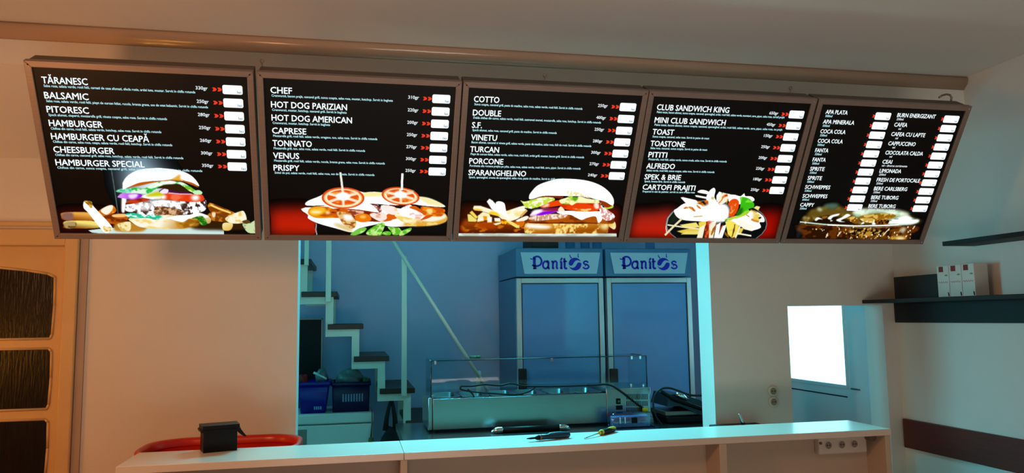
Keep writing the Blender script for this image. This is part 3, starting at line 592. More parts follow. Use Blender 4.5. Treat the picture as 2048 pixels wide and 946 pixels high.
for y0, y1, z0, z1 in ((4.1, 4.16, 1.1, 2.4), (5.34, 5.4, 1.1, 2.4), (4.16, 5.34, 1.1, 1.16), (4.16, 5.34, 2.34, 2.4), (4.72, 4.78, 1.16, 2.34)): box(b, X0 - .08, X0 - .03, y0, y1, z0, z1, .004)
win = struct('window_1', b, PVC)
b = BM(); box(b, X0 - .062, X0 - .056, 4.16, 5.34, 1.16, 2.34); struct('window_pane', b, WPANE, win)
# cornice: a rounded glossy roll under the ceiling
prof = [(YB2, ZC - .062), (YB2 - .006, ZC - .060), (YB2 - .012, ZC - .052), (YB2 - .020, ZC - .046), (YB2 - .030, ZC - .036), (YB2 - .036, ZC - .022), (YB2 - .036, ZC - .010), (YB2 - .030, ZC), (YB2, ZC)]
b = BM(); prism(b, [(X0, y, z) for y, z in prof], (X1 - X0, 0, 0), smooth=True); struct('trim_1', b, COVE)

# cream panelled door with three ribbed panes at the far left
b = BM(); box(b, DX0, DX1, YW + .035, YW + .075, 0.0, 1.965, .004)
d1 = struct('door_1', b, DOORP)
gl_rows = ((1.174, 0.90), (1.495, 1.214), (1.838, 1.534))
for i, (zt, zb) in enumerate(gl_rows):
    xl, xr = -1.93, -1.366
    pts = [(xl, zb), (xr - .008, zb), (xr, zb + .02), (xr + .004, (zt + zb) / 2), (xr + .001, zt - .02)]
    pts += [(xr - .012, zt - .006)] if i < 2 else [(xr - .03, zt - .004), (xr - .12, zt + .012), ((xl + xr) / 2, zt + .03), (xl + .12, zt + .012)]
    pts += [(xl, zt - .006)]
    b = BM(); prism(b, [(x, YW + .033, z) for x, z in pts], (0, .006, 0)); struct('door_pane', b, DGLASS, d1)
    b = BM()     # raised bead round the pane
    for q0, q1 in zip(pts, pts[1:] + pts[:1]): tube(b, [(q0[0], YW + .033, q0[1]), (q1[0], YW + .033, q1[1])], .006, 6)
    struct('pane_bead', b, DOORP, d1)
b = BM(); box(b, DX0 + .1, DX1 - .1, YW + .028, YW + .036, .2, .8, .006); struct('door_panel', b, DOORP, d1)
b = BM()     # casing: right jamb, head and cap
box(b, DX1 - .012, DX1 + .050, YW - .028, YW + .03, 0, 2.045, .008); box(b, DX0 - .05, DX1 - .012, YW - .016, YW + .03, 1.962, 2.04, .006)
box(b, DX0 - .05, DX0 + .012, YW - .028, YW + .03, 0, 2.045, .008); box(b, DX0 - .06, DX1 - .012, YW - .024, YW + .0, 2.05, 2.072, .006)
struct('trim_2', b, DOORP)
b = BM(); box(b, DX1 + .053, DX1 + .086, YW - .012, YW + .01, 0, 2.6); struct('trim_3', b, GAPP)  # narrow grey strip beside the right casing

# white outside door with a big pane, in the right wall beyond the low doorway
b = BM(); XD = 3.03
for y0, y1, z0, z1 in ((4.10, 4.345, 0, 2.06), (4.345, 5.03, 0, 1.145), (4.345, 5.03, 1.95, 2.06), (5.03, 5.20, 0, 2.06)): box(b, XD, X1, y0, y1, z0, z1)
d2 = struct('door_2', b, PVC)
b = BM(); box(b, XD + .012, XD + .016, 4.345, 5.03, 1.145, 1.95); struct('door_pane', b, SKYP, d2)
b = BM(); box(b, XD - .01, XD + .01, 4.335, 5.04, 1.128, 1.150, .003); box(b, XD - .008, XD + .01, 4.330, 4.348, 1.145, 1.95, .002); struct('glazing_bead', b, PVC, d2)
b = BM(); box(b, XD - .003, XD + .002, 4.35, 5.03, 1.073, 1.081); struct('panel_groove', b, SEAM, d2)
b = BM(); box(b, XD - .012, XD, 4.22, 4.30, 1.128, 1.137, .002); struct('door_catch', b, GREYM, d2)

# ---------------------------------------------------------------- the five lit menu boards
SB = 1.18
BX0, BWID = -.897704 * SB, .613173 * SB
YT_, ZT_, YB_, ZB_ = 2.308621 * SB, 1.6 + .737071 * SB, 2.6 * SB, 1.6 + .26706 * SB
SLANT = math.hypot(YT_ - YB_, ZT_ - ZB_)
BT = np.array([0, YT_ - YB_, ZT_ - ZB_]) / SLANT; BN = np.array([0, -BT[2], BT[1]]); B0 = np.array([0, YB_, ZB_])
OFF = (-.0110, -.0020, .0010, .0020, .0080); BW = .7215
TILT = math.atan2(BT[2], BT[1])
def board_uv(i, px, py):
    """where a line of sight meets the tilted face, measured along board i"""
    d = ray(px, py); P = EYE + d * (((B0 - EYE) @ BN) / (d @ BN))
    return P[0] - BX0 - (i * BWID + BWID / 2 + OFF[i]) + BW / 2, (P - B0) @ BT

FONT_CAP = None
def text_mesh(s, u, v, width, cap, n, bold=0.0, right=False):
    """flat lettering: cap height and line width in metres, baseline start at (u, v)"""
    global FONT_CAP
    def raw(t):
        c = bpy.data.curves.new('lettering', 'FONT'); c.body = t; c.size = 1.0; c.resolution_u = 2
        o = bpy.data.objects.new('lettering', c); COL.objects.link(o)
        dg = bpy.context.evaluated_depsgraph_get(); me = bpy.data.meshes.new_from_object(o.evaluated_get(dg))
        bpy.data.objects.remove(o); bpy.data.curves.remove(c)
        return me
    if FONT_CAP is None:
        h = raw('H'); ys = [q.co.y for q in h.vertices]; FONT_CAP = max(ys); bpy.data.meshes.remove(h)
    me = raw(s)
    xs = [q.co.x for q in me.vertices]; x0, x1 = min(xs), max(xs)
    ky = cap / FONT_CAP; kx = (width / (x1 - x0)) if width else ky
    if right: u = u - (x1 - x0) * kx
    for q in me.vertices: q.co = Vector((u + (q.co.x - x0) * kx, v + q.co.y * ky, n))
    b = BM(); f = bold * cap * 1.6          # a heavier stroke: the same letters printed three times, a hair apart
    for k, (dx, dy) in enumerate(((-f, f * .5), (f, f * .5), (0, -f))):
        i0 = len(b.verts); b.from_mesh(me); b.verts.ensure_lookup_table()
        for q in b.verts[i0:]: q.co += Vector((dx, dy, k * .00004))
    b.to_mesh(me); b.free()
    return me
def flat(name, me, m, parent):
    me.name = name; me.materials.clear(); me.materials.append(m)
    o = bpy.data.objects.new(name, me); COL.objects.link(o); o.parent = parent
    return o
def rrect(bm, u0, u1, v0, v1, r, n):
    pts = []
    for cx, cy, a0 in ((u1 - r, v1 - r, 0), (u0 + r, v1 - r, 90), (u0 + r, v0 + r, 180), (u1 - r, v0 + r, 270)):
        for k in range(5): a = math.radians(a0 + 22.5 * k); pts.append((cx + r * math.cos(a), cy + r * math.sin(a), n))
    bm.faces.new([bm.verts.new(p) for p in pts])
def chevron(bm, u, v, w, h, n):
    t = w * .55
    bm.faces.new([bm.verts.new((u + x, v + y, n)) for x, y in ((0, h / 2), (t, h / 2), (w, h * .18), (w, -h * .18), (t, -h / 2), (0, -h / 2), (w * .28, 0))])

def picture(i, parent):
    P = Painter(i); PICTURES[i](P)
    colr = s2l(np.clip(P.c, 0, 255)); colr = colr * np.where(P.c.min(2) > 235, 1.25, 1.0)[..., None]
    keep = (P.c.max(2) > 12)
    ys, xs = np.mgrid[0:PH, 0:PW]
    co = np.stack([SCU0 + xs * PDU, PV1 - ys * PDU, np.full(xs.shape, .0052)], -1).reshape(-1, 3)
    q = np.stack([ys[:-1, :-1] * PW + xs[:-1, :-1], ys[1:, :-1] * PW + xs[1:, :-1], ys[1:, 1:] * PW + xs[1:, 1:], ys[:-1, 1:] * PW + xs[:-1, 1:]], -1)
    k = keep[:-1, :-1] | keep[1:, :-1] | keep[1:, 1:] | keep[:-1, 1:]
    q = q[k]
    used = np.unique(q); re = np.full(PH * PW, -1); re[used] = np.arange(len(used)); q = re[q]
    me = bpy.data.meshes.new('food_picture')
    me.vertices.add(len(used)); me.vertices.foreach_set('co', co[used].astype(np.float32).ravel())
    me.loops.add(q.size); me.loops.foreach_set('vertex_index', q.astype(np.int32).ravel())
    me.polygons.add(len(q)); me.polygons.foreach_set('loop_start', (np.arange(len(q)) * 4).astype(np.int32)); 
    me.update(calc_edges=True)
    at = me.color_attributes.new('print', 'FLOAT_COLOR', 'POINT')
    at.data.foreach_set('color', np.concatenate([colr.reshape(-1, 3)[used], np.ones((len(used), 1))], 1).astype(np.float32).ravel())
    return flat('food_picture', me, PRINT, parent)
PRINT = bpy.data.materials.new('backlit_food_print'); PRINT.use_nodes = True
_n = PRINT.node_tree.nodes; _n.remove(_n['Principled BSDF'])
_a = _n.new('ShaderNodeVertexColor'); _a.layer_name = 'print'; _e = _n.new('ShaderNodeEmission')
PRINT.node_tree.links.new(_a.outputs[0], _e.inputs[0]); PRINT.node_tree.links.new(_e.outputs[0], _n['Material Output'].inputs[0])

CH = 'Servit in chifla rotunda'
MENUS = (
    ((('TĂRANESC', .140, 'Salsa rosa, salata verde, rosii felii, carnati de casa afumati, sfecla rosie, ardei iute, mustar. ' + CH, .478, '330gr'),
      ('BALSAMIC', .136, 'Salsa rosa, salata verde, rosii felii, piept de curcan feliat, rucola, branza grana, sos de otet balsamic. ' + CH, .516, '250gr'),
      ('PITORESC', .131, 'Speck afumat, ciuperci, mozzarella grill, vinete coapte, salsa rosa. ' + CH, .377, '280gr'),
      ('HAMBURGER', .169, 'Chiftea din carne, rosii felii, salata verde, ketchup, salsa rosa. ' + CH, .354, '250gr'),
      ('HAMBURGER CU CEAPĂ', .313, 'Chiftea din carne, salsa rosa, ceapa, salata verde, rosii felii, ketchup. ' + CH, .386, '260gr'),
      ('CHEESBURGER', .195, 'Chiftea din carne, cascaval grill, salsa rosa, ketchup, salata verde, rosii felii. ' + CH, .419, '300gr'),
      ('HAMBURGER SPECIAL', .289, 'Chiftea din carne, sunca coapta, cascaval grill, salsa rosa, ketchup, salata. ' + CH, .480, '350gr'))),
    ((('CHEF', .073, 'Crenwursti, bacon prajit, cascaval grill, sunca coapta, salsa rosa, mustar, ketchup. Servit in bagheta', .425, '310gr'),
      ('HOT DOG PARIZIAN', .264, 'Crenwursti, mustar, ketchup, cascaval grill. Servit in bagheta', .260, '220gr'),
      ('HOT DOG AMERICAN', .282, 'Crenwursti, mustar, ketchup. Servit in bagheta', .201, '200gr'),
      ('CAPRESE', .119, 'Mozzarella grill, rosii felii, salata verde, oregano, ton, salsa rosa. ' + CH, .372, '250gr'),
      ('TONNATO', .138, 'Mozzarella grill, ton, salsa rosa, salata verde, rosii felii. ' + CH, .328, '270gr'),
      ('VENUS', .092, 'Mozzarella grill, rosii felii, salata verde, rucola, branza grana, salsa rosa. ' + CH, .402, '300gr'),
      ('PRISPY', .092, 'Snitel de pui, salata verde, rosii felii, salsa rosa, sos de lamaie. ' + CH, .364, '250gr'))),
    ((('COTTO', .096, 'Sunca coapta, cascaval grill, pasta de masline, salsa rosa, salata verde, rosii felii. ' + CH, .420, '250gr'),
      ('DOUBLE', .107, 'Dubla chiftea din carne, salata verde, rosii felii, castraveti murati, mozzarella, salsa rosa, ketchup. ' + CH, .502, '400gr'),
      ('S.F.', .038, 'Speck afumat, salsa rosa, cascaval grill, pasta de masline. ' + CH, .330, '250gr'),
      ('VINETU', .100, 'Bacon afumat, cascaval si vinete grill, salata verde, pasta de masline, salsa rosa, felii de rosii. ' + CH, .477, '280gr'),
      ('TURCAN', .112, 'Piept de curcan feliat, salata verde, salsa rosa, rosii felii, ardei grill, mustar, bacon grill. ' + CH, .454, '300gr'),
      ('PORCONE', .133, 'Porchetta alla romana prajita pe plita, salsa rosa, salata verde, rosii felii, sare, piper. ' + CH, .446, '270gr'),
      ('SPARANGHELINO', .229, 'Speck, sparanghel, crema de sparanghel, salsa rosa, pasta de masline. ' + CH, .386, '240gr'))),
    ((('CLUB SANDWICH KING', .306, 'Paine toast, bacon afumat, sunca coapta, cascaval, sparanghel, ardei, rosii felii, salata verde, muraturi, sare, piper, salsa rosa, cartofi prajiti', .551, '650gr'),
      ('MINI CLUB SANDWICH', .302, 'Paine toast, bacon afumat, sunca coapta, cascaval, sparanghel, ardei, rosii felii, salata verde, sare, piper, salsa rosa, ou prajit', .556, '450gr'),
      ('TOAST', .090, 'Sunca coapta, cascaval, salsa rosa. Servit in paine de toast', .243, '150gr'),
      ('TOASTONE', .147, 'Salsa rosa, cascaval, sunca coapta. Servit in paine de toast', .245, '250gr'),
      ('PITITI', .079, 'Mozzarella, rosii felii, salata verde, sunca cruda, salsa rosa. ' + CH, .342, '200gr'),
      ('ALFREDO', .122, 'Salata verde, rosii felii, sunca coapta, salsa rosa. ' + CH, .298, '220gr'),
      ('SPEK & BRIE', .158, 'Speck, branza Brie. ' + CH, .178, '180gr'),
      ('CARTOFI PRAJITI', .231, 'Preparati in ulei de palmier, serviti cu sare si salsa rosa', .230, '250gr'))))
DRINKS = ((('APA PLATA', .100, '500ml'), ('APA MINERALA', .144, '500ml'), ('COCA COLA', .116, '330ml'), ('COCA COLA', .116, '500ml'), ('FANTA', .061, '330ml'), ('FANTA', .061, '500ml'),
           ('SPRITE', .067, '330ml'), ('SPRITE', .067, '500ml'), ('SCHWEPPES', .119, '330ml'), ('SCHWEPPES', .118, '500ml'), ('CAPPY', .066, '330ml')),
          (('BURN ENERGIZANT', .184, '250ml'), ('CAFEA', .062, 'ml'), ('CAFEA CU LAPTE', .164, 'ml'), ('CAPPUCCINO', .132, 'ml'), ('CIOCOLATA CALDA', .184, 'ml'), ('CEAI', .046, 'ml - diverse sortimente'),
           ('LIMONADA', .106, '250ml'), ('FRESH DE PORTOCALE', .214, '250ml'), ('BERE CARLSBERG', .165, '330ml'), ('BERE TUBORG', .135, '330ml'), ('BERE TUBORG', .135, '330ml - fara alc. cu lamaie')))
HEADV = (.577, .525, .4765, .428, .3805, .3325, .285, .240)
BLABEL = ('lit menu board with a hamburger and thick chips, first on the left',
          'lit menu board with a hot dog topped by two tomato slices',
          'lit middle menu board with a big burger and a heap of fries',
          'lit menu board with a sandwich and chips platter, second from the right',
          'lit drinks menu board with an iced drink glass, last on the right')
BOARDS = []
for i in range(5):
    ux = BX0 + i * BWID + BWID / 2 + OFF[i] - BW / 2
    t = thing('menu_board', BLABEL[i], 'menu board', (ux, YB_, ZB_), 'lit menu boards hung in a row')
    t.rotation_euler = (TILT, 0, 0); BOARDS.append(t)
    ORG[t.name] = Vector((0, 0, 0))
    b = BM(); box(b, .003, BW - .003, .003, SLANT - .003, -.082, .0015, .003); case = ob('case', b, CASE, t)
    b = BM(); box(b, ux + BW / 2 - .022, ux + BW / 2 + .022, 2.81, 3.84, 2.405, 2.425)      # arm back to the bulkhead, behind the board
    for v in b.verts:
        q = np.array(v.co) - B0; v.co = (v.co.x - ux, q @ BT, q @ BN)
    ob('wall_bracket', b, CASE, t)
    b = BM(); e = .0215     # mitred aluminium frame
    for q in (((0, 0), (BW, 0), (BW - e, e), (e, e)), ((BW, 0), (BW, SLANT), (BW - e, SLANT - e), (BW - e, e)), ((BW, SLANT), (0, SLANT), (e, SLANT - e), (BW - e, SLANT - e)), ((0, SLANT), (0, 0), (e, e), (e, SLANT - e))):
        prism(b, [(x, y, -.012) for x, y in q], (0, 0, .0245))
    bmesh.ops.bevel(b, geom=[ed for ed in b.edges if all(abs(v.co.z - .0125) < 1e-5 for v in ed.verts)], offset=.0015, segments=1, affect='EDGES')
    ob('frame', b, FRAME, t)
    for cu, cv in ((.012, SLANT - .012), (BW - .012, SLANT - .012), (.012, .012), (BW - .012, .012)):
        b = BM(); tube(b, [(cu, cv, .012), (cu, cv, .0138)], .0030, 8); ob('corner_screw', b, CHROME, t)
    b = BM(); box(b, SCU0, SCU1 + .0005, SCV0 - .0005, SCV1, .0015, .004); sc = ob('screen', b, SCREEN, t)
    picture(i, sc)
    if i < 4:
        for k, (nm, w_, ds, dw, gr) in enumerate(MENUS[i]):
            v = HEADV[k]
            flat('dish_name', text_mesh(nm, .044, v, w_, .0222, .0060, .015), TXT, sc)
            flat('dish_description', text_mesh(ds, .047, v - .0125, dw, .0082, .0060, .02), TXT2, sc)
            cv = .5825 - .0477 * k
            flat('weight_text', text_mesh(gr, .5665, cv - .004, .039, .0115, .0060, .02, True), TXTW, sc)
            b = BM(); chevron(b, .5815, cv - .001, .0145, .0135, .006); chevron(b, .5985, cv - .001, .0145, .0135, .006); ob('price_arrow', b, ARROW, sc)
            b = BM(); rrect(b, .6155, .6820, cv - .0165, cv + .0160, .006, .006); ob('price_tag', b, TAG, sc)
            flat('currency_text', text_mesh('lei', .6775, cv - .0125, .0135, .0095, .0066, .01, True), LEI, sc)
    else:
        for cidx, (u0, tg) in enumerate(((.0480, (.2790, .3520)), (.3820, (.6090, .6830)))):
            for k, (nm, w_, sub) in enumerate(DRINKS[cidx]):
                v = .5910 - .0415 * k
                flat('drink_name', text_mesh(nm, u0, v, w_, .0170, .0060, .013), TXT, sc)
                flat('volume_text', text_mesh(sub, u0 + (.003 if len(sub) > 2 else .026), v - .0135, None, .0090, .0060, .02), TXT2 if cidx == 0 else TXTW, sc)
                cv = .5915 - .04155 * k
                b = BM(); chevron(b, tg[0] - .0125, cv - .001, .0125, .0125, .006); ob('price_arrow', b, ARROW, sc)
                b = BM(); rrect(b, tg[0], tg[1], cv - .0160, cv + .0155, .006, .006); ob('price_tag', b, TAG, sc)
                flat('currency_text', text_mesh('lei', tg[1] - .005, cv - .0120, .0125, .0085, .0066, .01, True), LEI, sc)

# small hanging eyes on the back top edge of three boards
for i, px in ((1, 511), (2, 1097), (3, 1603)):
    t = BOARDS[i]; u = board_uv(i, px, 170)[0]; u = max(u, .010); n0 = -.066
    b = BM(); tube(b, [(u, SLANT - .006, n0), (u, SLANT + .012, n0 - .004)], .0026, 8)
    tube(b, [(u + .006 * math.sin(q), SLANT + .018 - .006 * math.cos(q), n0 - .006) for q in np.linspace(0, 5.9, 14)], .0022, 6); ob('hanging_eye', b, GREYM, t)
pb = Vector((0, YT_, ZT_)) - Vector(BN) * .086
b = BM(); cpts = [atY(x, y, pb.y + .01) for x, y in ((1878, 195), (1884, 191), (1893, 188.5), (1900, 190), (1903, 195), (1902, 199))]
cpts[-1].z = min(cpts[-1].z, pb.z); tube(b, cpts, .0045, 8)
solo('power_cable', b, GREYM, 'short looped cable end on top of the drinks menu board', 'cable')

# ---------------------------------------------------------------- white bar counter
CX0, CX1, CY0, CY1, CZ, CN = -.8112, 2.2750, 2.9768, 3.2749, 1.1, 3.11
t = thing('bar_counter', 'long white laminate bar counter under the menu boards', 'counter', ((CX0 + CX1) / 2, (CY0 + CY1) / 2, 0))
b = BM(); box(b, CX0, .190, CY0, CY1, CZ - .027, CZ, .0015); ob('counter_top', b, LAM, t)
b = BM(); box(b, .1915, CX1, CY0, CY1, CZ - .027, CZ, .0015); ob('counter_top', b, LAM, t)
b = BM(); box(b, CX0 + .05, CX1 - .03, CN, CN + .02, 0, CZ - .027); ob('back_panel', b, LAMB, t)
for x0, x1 in ((CX0 + .03, CX0 + .05), (.178, .203), (1.474, 1.506), (CX1 - .030, CX1 - .004)):
    b = BM(); box(b, x0, x1, CY0 + .004, CN + .02, 0, CZ - .027, .001); ob('divider_panel', b, LAMB, t)
b = BM(); box(b, CX0 + .05, CX1 - .03, CY0 + .02, CN, .08, .10); box(b, CX0 + .05, CX1 - .03, CY0 + .02, CN, .58, .60); ob('shelf', b, LAMB, t)

# power strip in the right niche, three sockets
pl, pr_ = atY(1633, 889, CN - .02), atY(1729, 884, CN - .02)
zt, zb = CZ - .031, atY(1690, 907, CN - .03).z
t = thing('power_strip', 'white three-socket power strip fixed under the counter top', 'power strip', ((pl.x + pr_.x) / 2, CN, zb))
b = BM(); box(b, pl.x, pr_.x, CN - .038, CN, zb, zt, .008, seg=3); ob('housing', b, SOCK, t)
for px in (1656, 1683, 1708):
    c = atY(px, 889, CN - .038)
    s = [(c.x, CN - .0415, (zt + zb) / 2), (c.x, CN - .030, (zt + zb) / 2)]
    b = BM(); tube(b, s, .0195, 20); so = ob('socket', b, SOCK, t)
    b = BM(); tube(b, [(c.x, CN - .0422, s[0][2]), (c.x, CN - .041, s[0][2])], .0155, 18); ob('socket_well', b, SOCKW, so)
    b = BM()
    for dx in (-.006, .006): tube(b, [(c.x + dx, CN - .0432, s[0][2]), (c.x + dx, CN - .042, s[0][2])], .0026, 8)
    ob('pin_hole', b, BLACK, so)
b = BM(); kx_ = CX1 - .03 - .0185; tube(b, [(kx_, CN - .075, zt - .012), (kx_, CN - .04, zt - .012), (kx_, CN, zt - .012)], [.017, .017, .012], 16); ob('end_knob', b, GREYM, t)
b = BM(); tube(b, [(pl.x + .008, CN - .042, (zt + zb) / 2 + .01), (pl.x + .008, CN - .036, (zt + zb) / 2 + .01)], .006, 10); ob('fixing_screw', b, GREYM, t)

# black box with a side latch standing on the counter
p0, p1 = atZ(404, 907, CZ), atZ(474, 900.5, CZ); wv = p1 - p0; dv = Vector((-wv.y, wv.x, 0)).normalized()
H = .101; L = wv.length; ux = wv.normalized()
t = thing('black_case', 'small black plastic case standing on the left half of the counter', 'case', p0 + wv / 2 + dv * .05)
def loc(a, c, z): return p0 + ux * a + dv * c + Vector((0, 0, z))
b = BM(); prism(b, [loc(a, c, 0.0) for a, c in ((.004, 0), (L, 0), (L + .012, .10), (.006, .10))], (0, 0, H - .022)); ob('body', b, BLACK, t)
b = BM(); prism(b, [loc(a, c, H - .024) for a, c in ((-.006, -.006), (L + .012, -.006), (L + .024, .106), (-.004, .106))], (0, 0, .008)); prism(b, [loc(a, c, H - .016) for a, c in ((0, -.002), (L + .008, -.002), (L + .014, .10), (0, .10))], (0, 0, .016)); ob('lid', b, BLACK, t)
b = BM(); prism(b, [loc(L + .006, .03, H - .006), loc(L + .030, .03, H - .040), loc(L + .040, .03, H - .052), loc(L + .034, .03, H - .056), loc(L + .020, .03, H - .046), loc(L + .006, .03, H - .030)], dv * .045); ob('latch', b, BLACK, t)

# tools on the counter
def dirp(px0, py0, px1, py1, z): return atZ(px0, py0, z), atZ(px1, py1, z)
a, c = dirp(1200, 865.5, 1231, 857.5, CZ + .0115); d = (c - a).normalized(); Lh = (c - a).length
t = thing('screwdriver', 'small screwdriver with a black and yellow handle on the counter', 'screwdriver', (a.x, a.y, CZ))
b = BM(); tube(b, [a + d * (Lh * k) for k in (0, .06, .2, .5, .75, .9, 1)], [.009, .0112, .0105, .0115, .0115, .0105, .006], 14); hd = ob('handle', b, BLACK, t)
b = BM(); tube(b, [a + d * (Lh * k) for k in (-.02, .05, .14)], [.0075, .0112, .0116], 14); ob('grip_band', b, YELLOW, hd)
b = BM(); tube(b, [a + d * (Lh * k) + Vector((0, 0, .0035)) for k in (.5, .7, .88, .97)], [.008, .0105, .0100, .006], 12); ob('grip_inlay', b, YELLOW, hd)
tip = atZ(1168, 877.5, CZ + .003)
b = BM(); tube(b, [a, tip + (a - tip) * .12, tip], [.0026, .0026, .0016], 8); ob('shaft', b, CHROME, t)
a, c = dirp(1139, 869, 1053, 877.5, CZ + .013); d = c - a
t = thing('cordless_screwdriver', 'dark teal hand tool with a pointed tip and grey collar on the counter', 'hand tool', (a.x, a.y, CZ))
b = BM(); tube(b, [a + d * k for k in (0, .03, .12, .3, .45, .58, .66)], [.008, .0125, .0132, .0125, .0115, .0105, .0105], 16); ob('handle', b, TEAL, t)
b = BM(); tube(b, [a + d * .04 + Vector((0, 0, .005)), a + d * .2 + Vector((0, 0, .009)), a + d * .45 + Vector((0, 0, .009)), a + d * .55 + Vector((0, 0, .004))], [.006, .0075, .0065, .004], 10); ob('top_grip', b, mat('teal_rubber', (22, 104, 128), .4), t)
b = BM(); tube(b, [a + d * .66, a + d * .71], .0112, 16); ob('collar', b, GREYM, t)
b = BM(); tube(b, [a + d * k for k in (.71, .76, .80, .81, .90, 1.0)], [.0105, .0095, .0055, .0045, .0045, .0012], 12); ob('tip', b, BLACK, t)

# tall red bin between the counter and the wall
t = thing('red_bin', 'tall red plastic bin behind the left end of the counter', 'bin', (-.53, 3.52, 0))
def loop(x0, x1, y0, y1, r, z, n=7):
    o = []
    for cx, cy, a0 in ((x1 - r, y1 - r, 0), (x0 + r, y1 - r, 90), (x0 + r, y0 + r, 180), (x1 - r, y0 + r, 270)):
        for k in range(n): q = math.radians(a0 + 90 * k / (n - 1)); o.append(Vector((cx + r * math.cos(q), cy + r * math.sin(q), z)))
    return o
def skin(b, loops, mi=0, close=True):
    R = [[b.verts.new(p) for p in l] for l in loops]; n = len(R[0])
    for u, v in zip(R, R[1:]):
        for j in range(n):
            f = b.faces.new((u[j], u[(j + 1) % n], v[(j + 1) % n], v[j])); f.smooth = True; f.material_index = mi
    if close: b.faces.new(R[0][::-1]); b.faces.new(R[-1])
yb = 3.86; zb_ = atY(430, 873, yb).z; bx = (atY(281, 905, 3.60).x, atY(604, 878, 3.80).x, 3.40, yb); R_ = .17
def lo_(d, z, r=R_): return loop(bx[0] + d, bx[1] - d, bx[2] + d, bx[3] - d, r - d * .6, z, 9)
b = BM(); skin(b, [lo_(.06, 0), lo_(.016, .6), lo_(.004, zb_ - .035), lo_(.010, zb_ - .035), lo_(.024, .60), lo_(.07, .04)]); ob('body', b, RED, t)
b = BM(); skin(b, [lo_(.006, zb_ - .036), lo_(-.010, zb_ - .034), lo_(-.012, zb_ - .008), lo_(-.006, zb_), lo_(.008, zb_ - .002), lo_(.014, zb_ - .012), lo_(.014, zb_ - .034)], close=False); ob('rim', b, RED, t)

# two round wall sockets, sink corner with its tap
prev = None
for lab, z in (('upper of the two round wall sockets beside the doorway', 1.180), ('lower of the two round wall sockets beside the doorway', 1.122)):
    c = Vector((2.255, YW, z))
    if prev: dup(prev, (c.x, YW, z - .028), lab); continue
    prev = t = thing('wall_socket', lab, 'socket', (c.x, YW, z - .028), 'round wall sockets beside the doorway')
    b = BM(); tube(b, [c, c - Vector((0, .010, 0)), c - Vector((0, .014, 0))], [.028, .028, .024], 24); ob('cover', b, SOCK, t)
    b = BM(); tube(b, [c - Vector((0, .0145, 0)), c - Vector((0, .010, 0))], .019, 20); ob('socket_well', b, SOCKW, t)
    b = BM(); [tube(b, [c + Vector((dx, -.0158, 0)), c + Vector((dx, -.013, 0))], .0032, 8) for dx in (-.0075, .0075)]; ob('pin_hole', b, BLACK, t)
sx0, sx1, sz = atY(1434, 851, 3.80).x, atY(1519, 849, 3.86).x, atY(1475, 849.5, 3.84).z
t = thing('sink_unit', 'sink unit with a dark rim just visible behind the counter', 'sink', ((sx0 + sx1) / 2, 3.84, 0))
b = BM(); box(b, sx0 + .01, sx1 - .01, 3.80, 3.895, 0, sz - .03, .004); ob('cabinet', b, WHITE, t)
b = BM(); box(b, sx0, sx1, 3.79, 3.898, sz - .03, sz, .006); ob('worktop', b, BLACKM, t)
q0, q1 = atY(1487, 848, 3.83), atY(1477.5, 825, 3.83)
b = BM(); q0.z = sz; tube(b, [q0, q0 + (q1 - q0) * .3, q0 + (q1 - q0) * .85, q1], [.013, .010, .0065, .004], 12); ob('tap_lever', b, CHROME, t)

# shelf, boxes and rail on the right wall
p = atX(1733, 603, X1)
zs0, zs1 = 1.652, 1.672
t = thing('wall_shelf', 'black wall shelf carrying cartons above the low doorway', 'shelf', (2.96, 3.2, 1.54))
b = BM(); box(b, 2.845, X1, 2.3, YW, zs0, zs1, .002); ob('shelf_board', b, BLACKM, t)
b = BM(); box(b, 3.046, X1, 2.3, YW - .006, 1.541, zs0, .002); ob('apron_board', b, BLACKM, t)
t = thing('wall_shelf', 'black shelf end high on the right wall, above the cartons', 'shelf', (2.97, 2.9, 1.93))
pe = atX(1912, 488, 2.96)
b = BM(); box(b, 2.88, X1, 2.3, pe.y, pe.z - .011, pe.z + .011, .002); ob('shelf_board', b, BLACKM, t)
XB = 2.985
pa, pc = atX(1787, 560, XB), atX(1876, 555, XB)
b = BM(); box(b, XB, XB + .07, pc.y, min(pa.y, YW - .005), zs1, atX(1830, 551, XB).z, .003)
solo('dark_box', b, BLACKM, 'plain black box standing on the wall shelf, left of the white cartons', 'box')
XB = 2.95; ys = [atX(x, 600, XB).y for x in (1877.5, 1901, 1923, 1945)]; ztop = atX(1890, 531, XB).z
wy = ys[0] - ys[1]
t0 = None
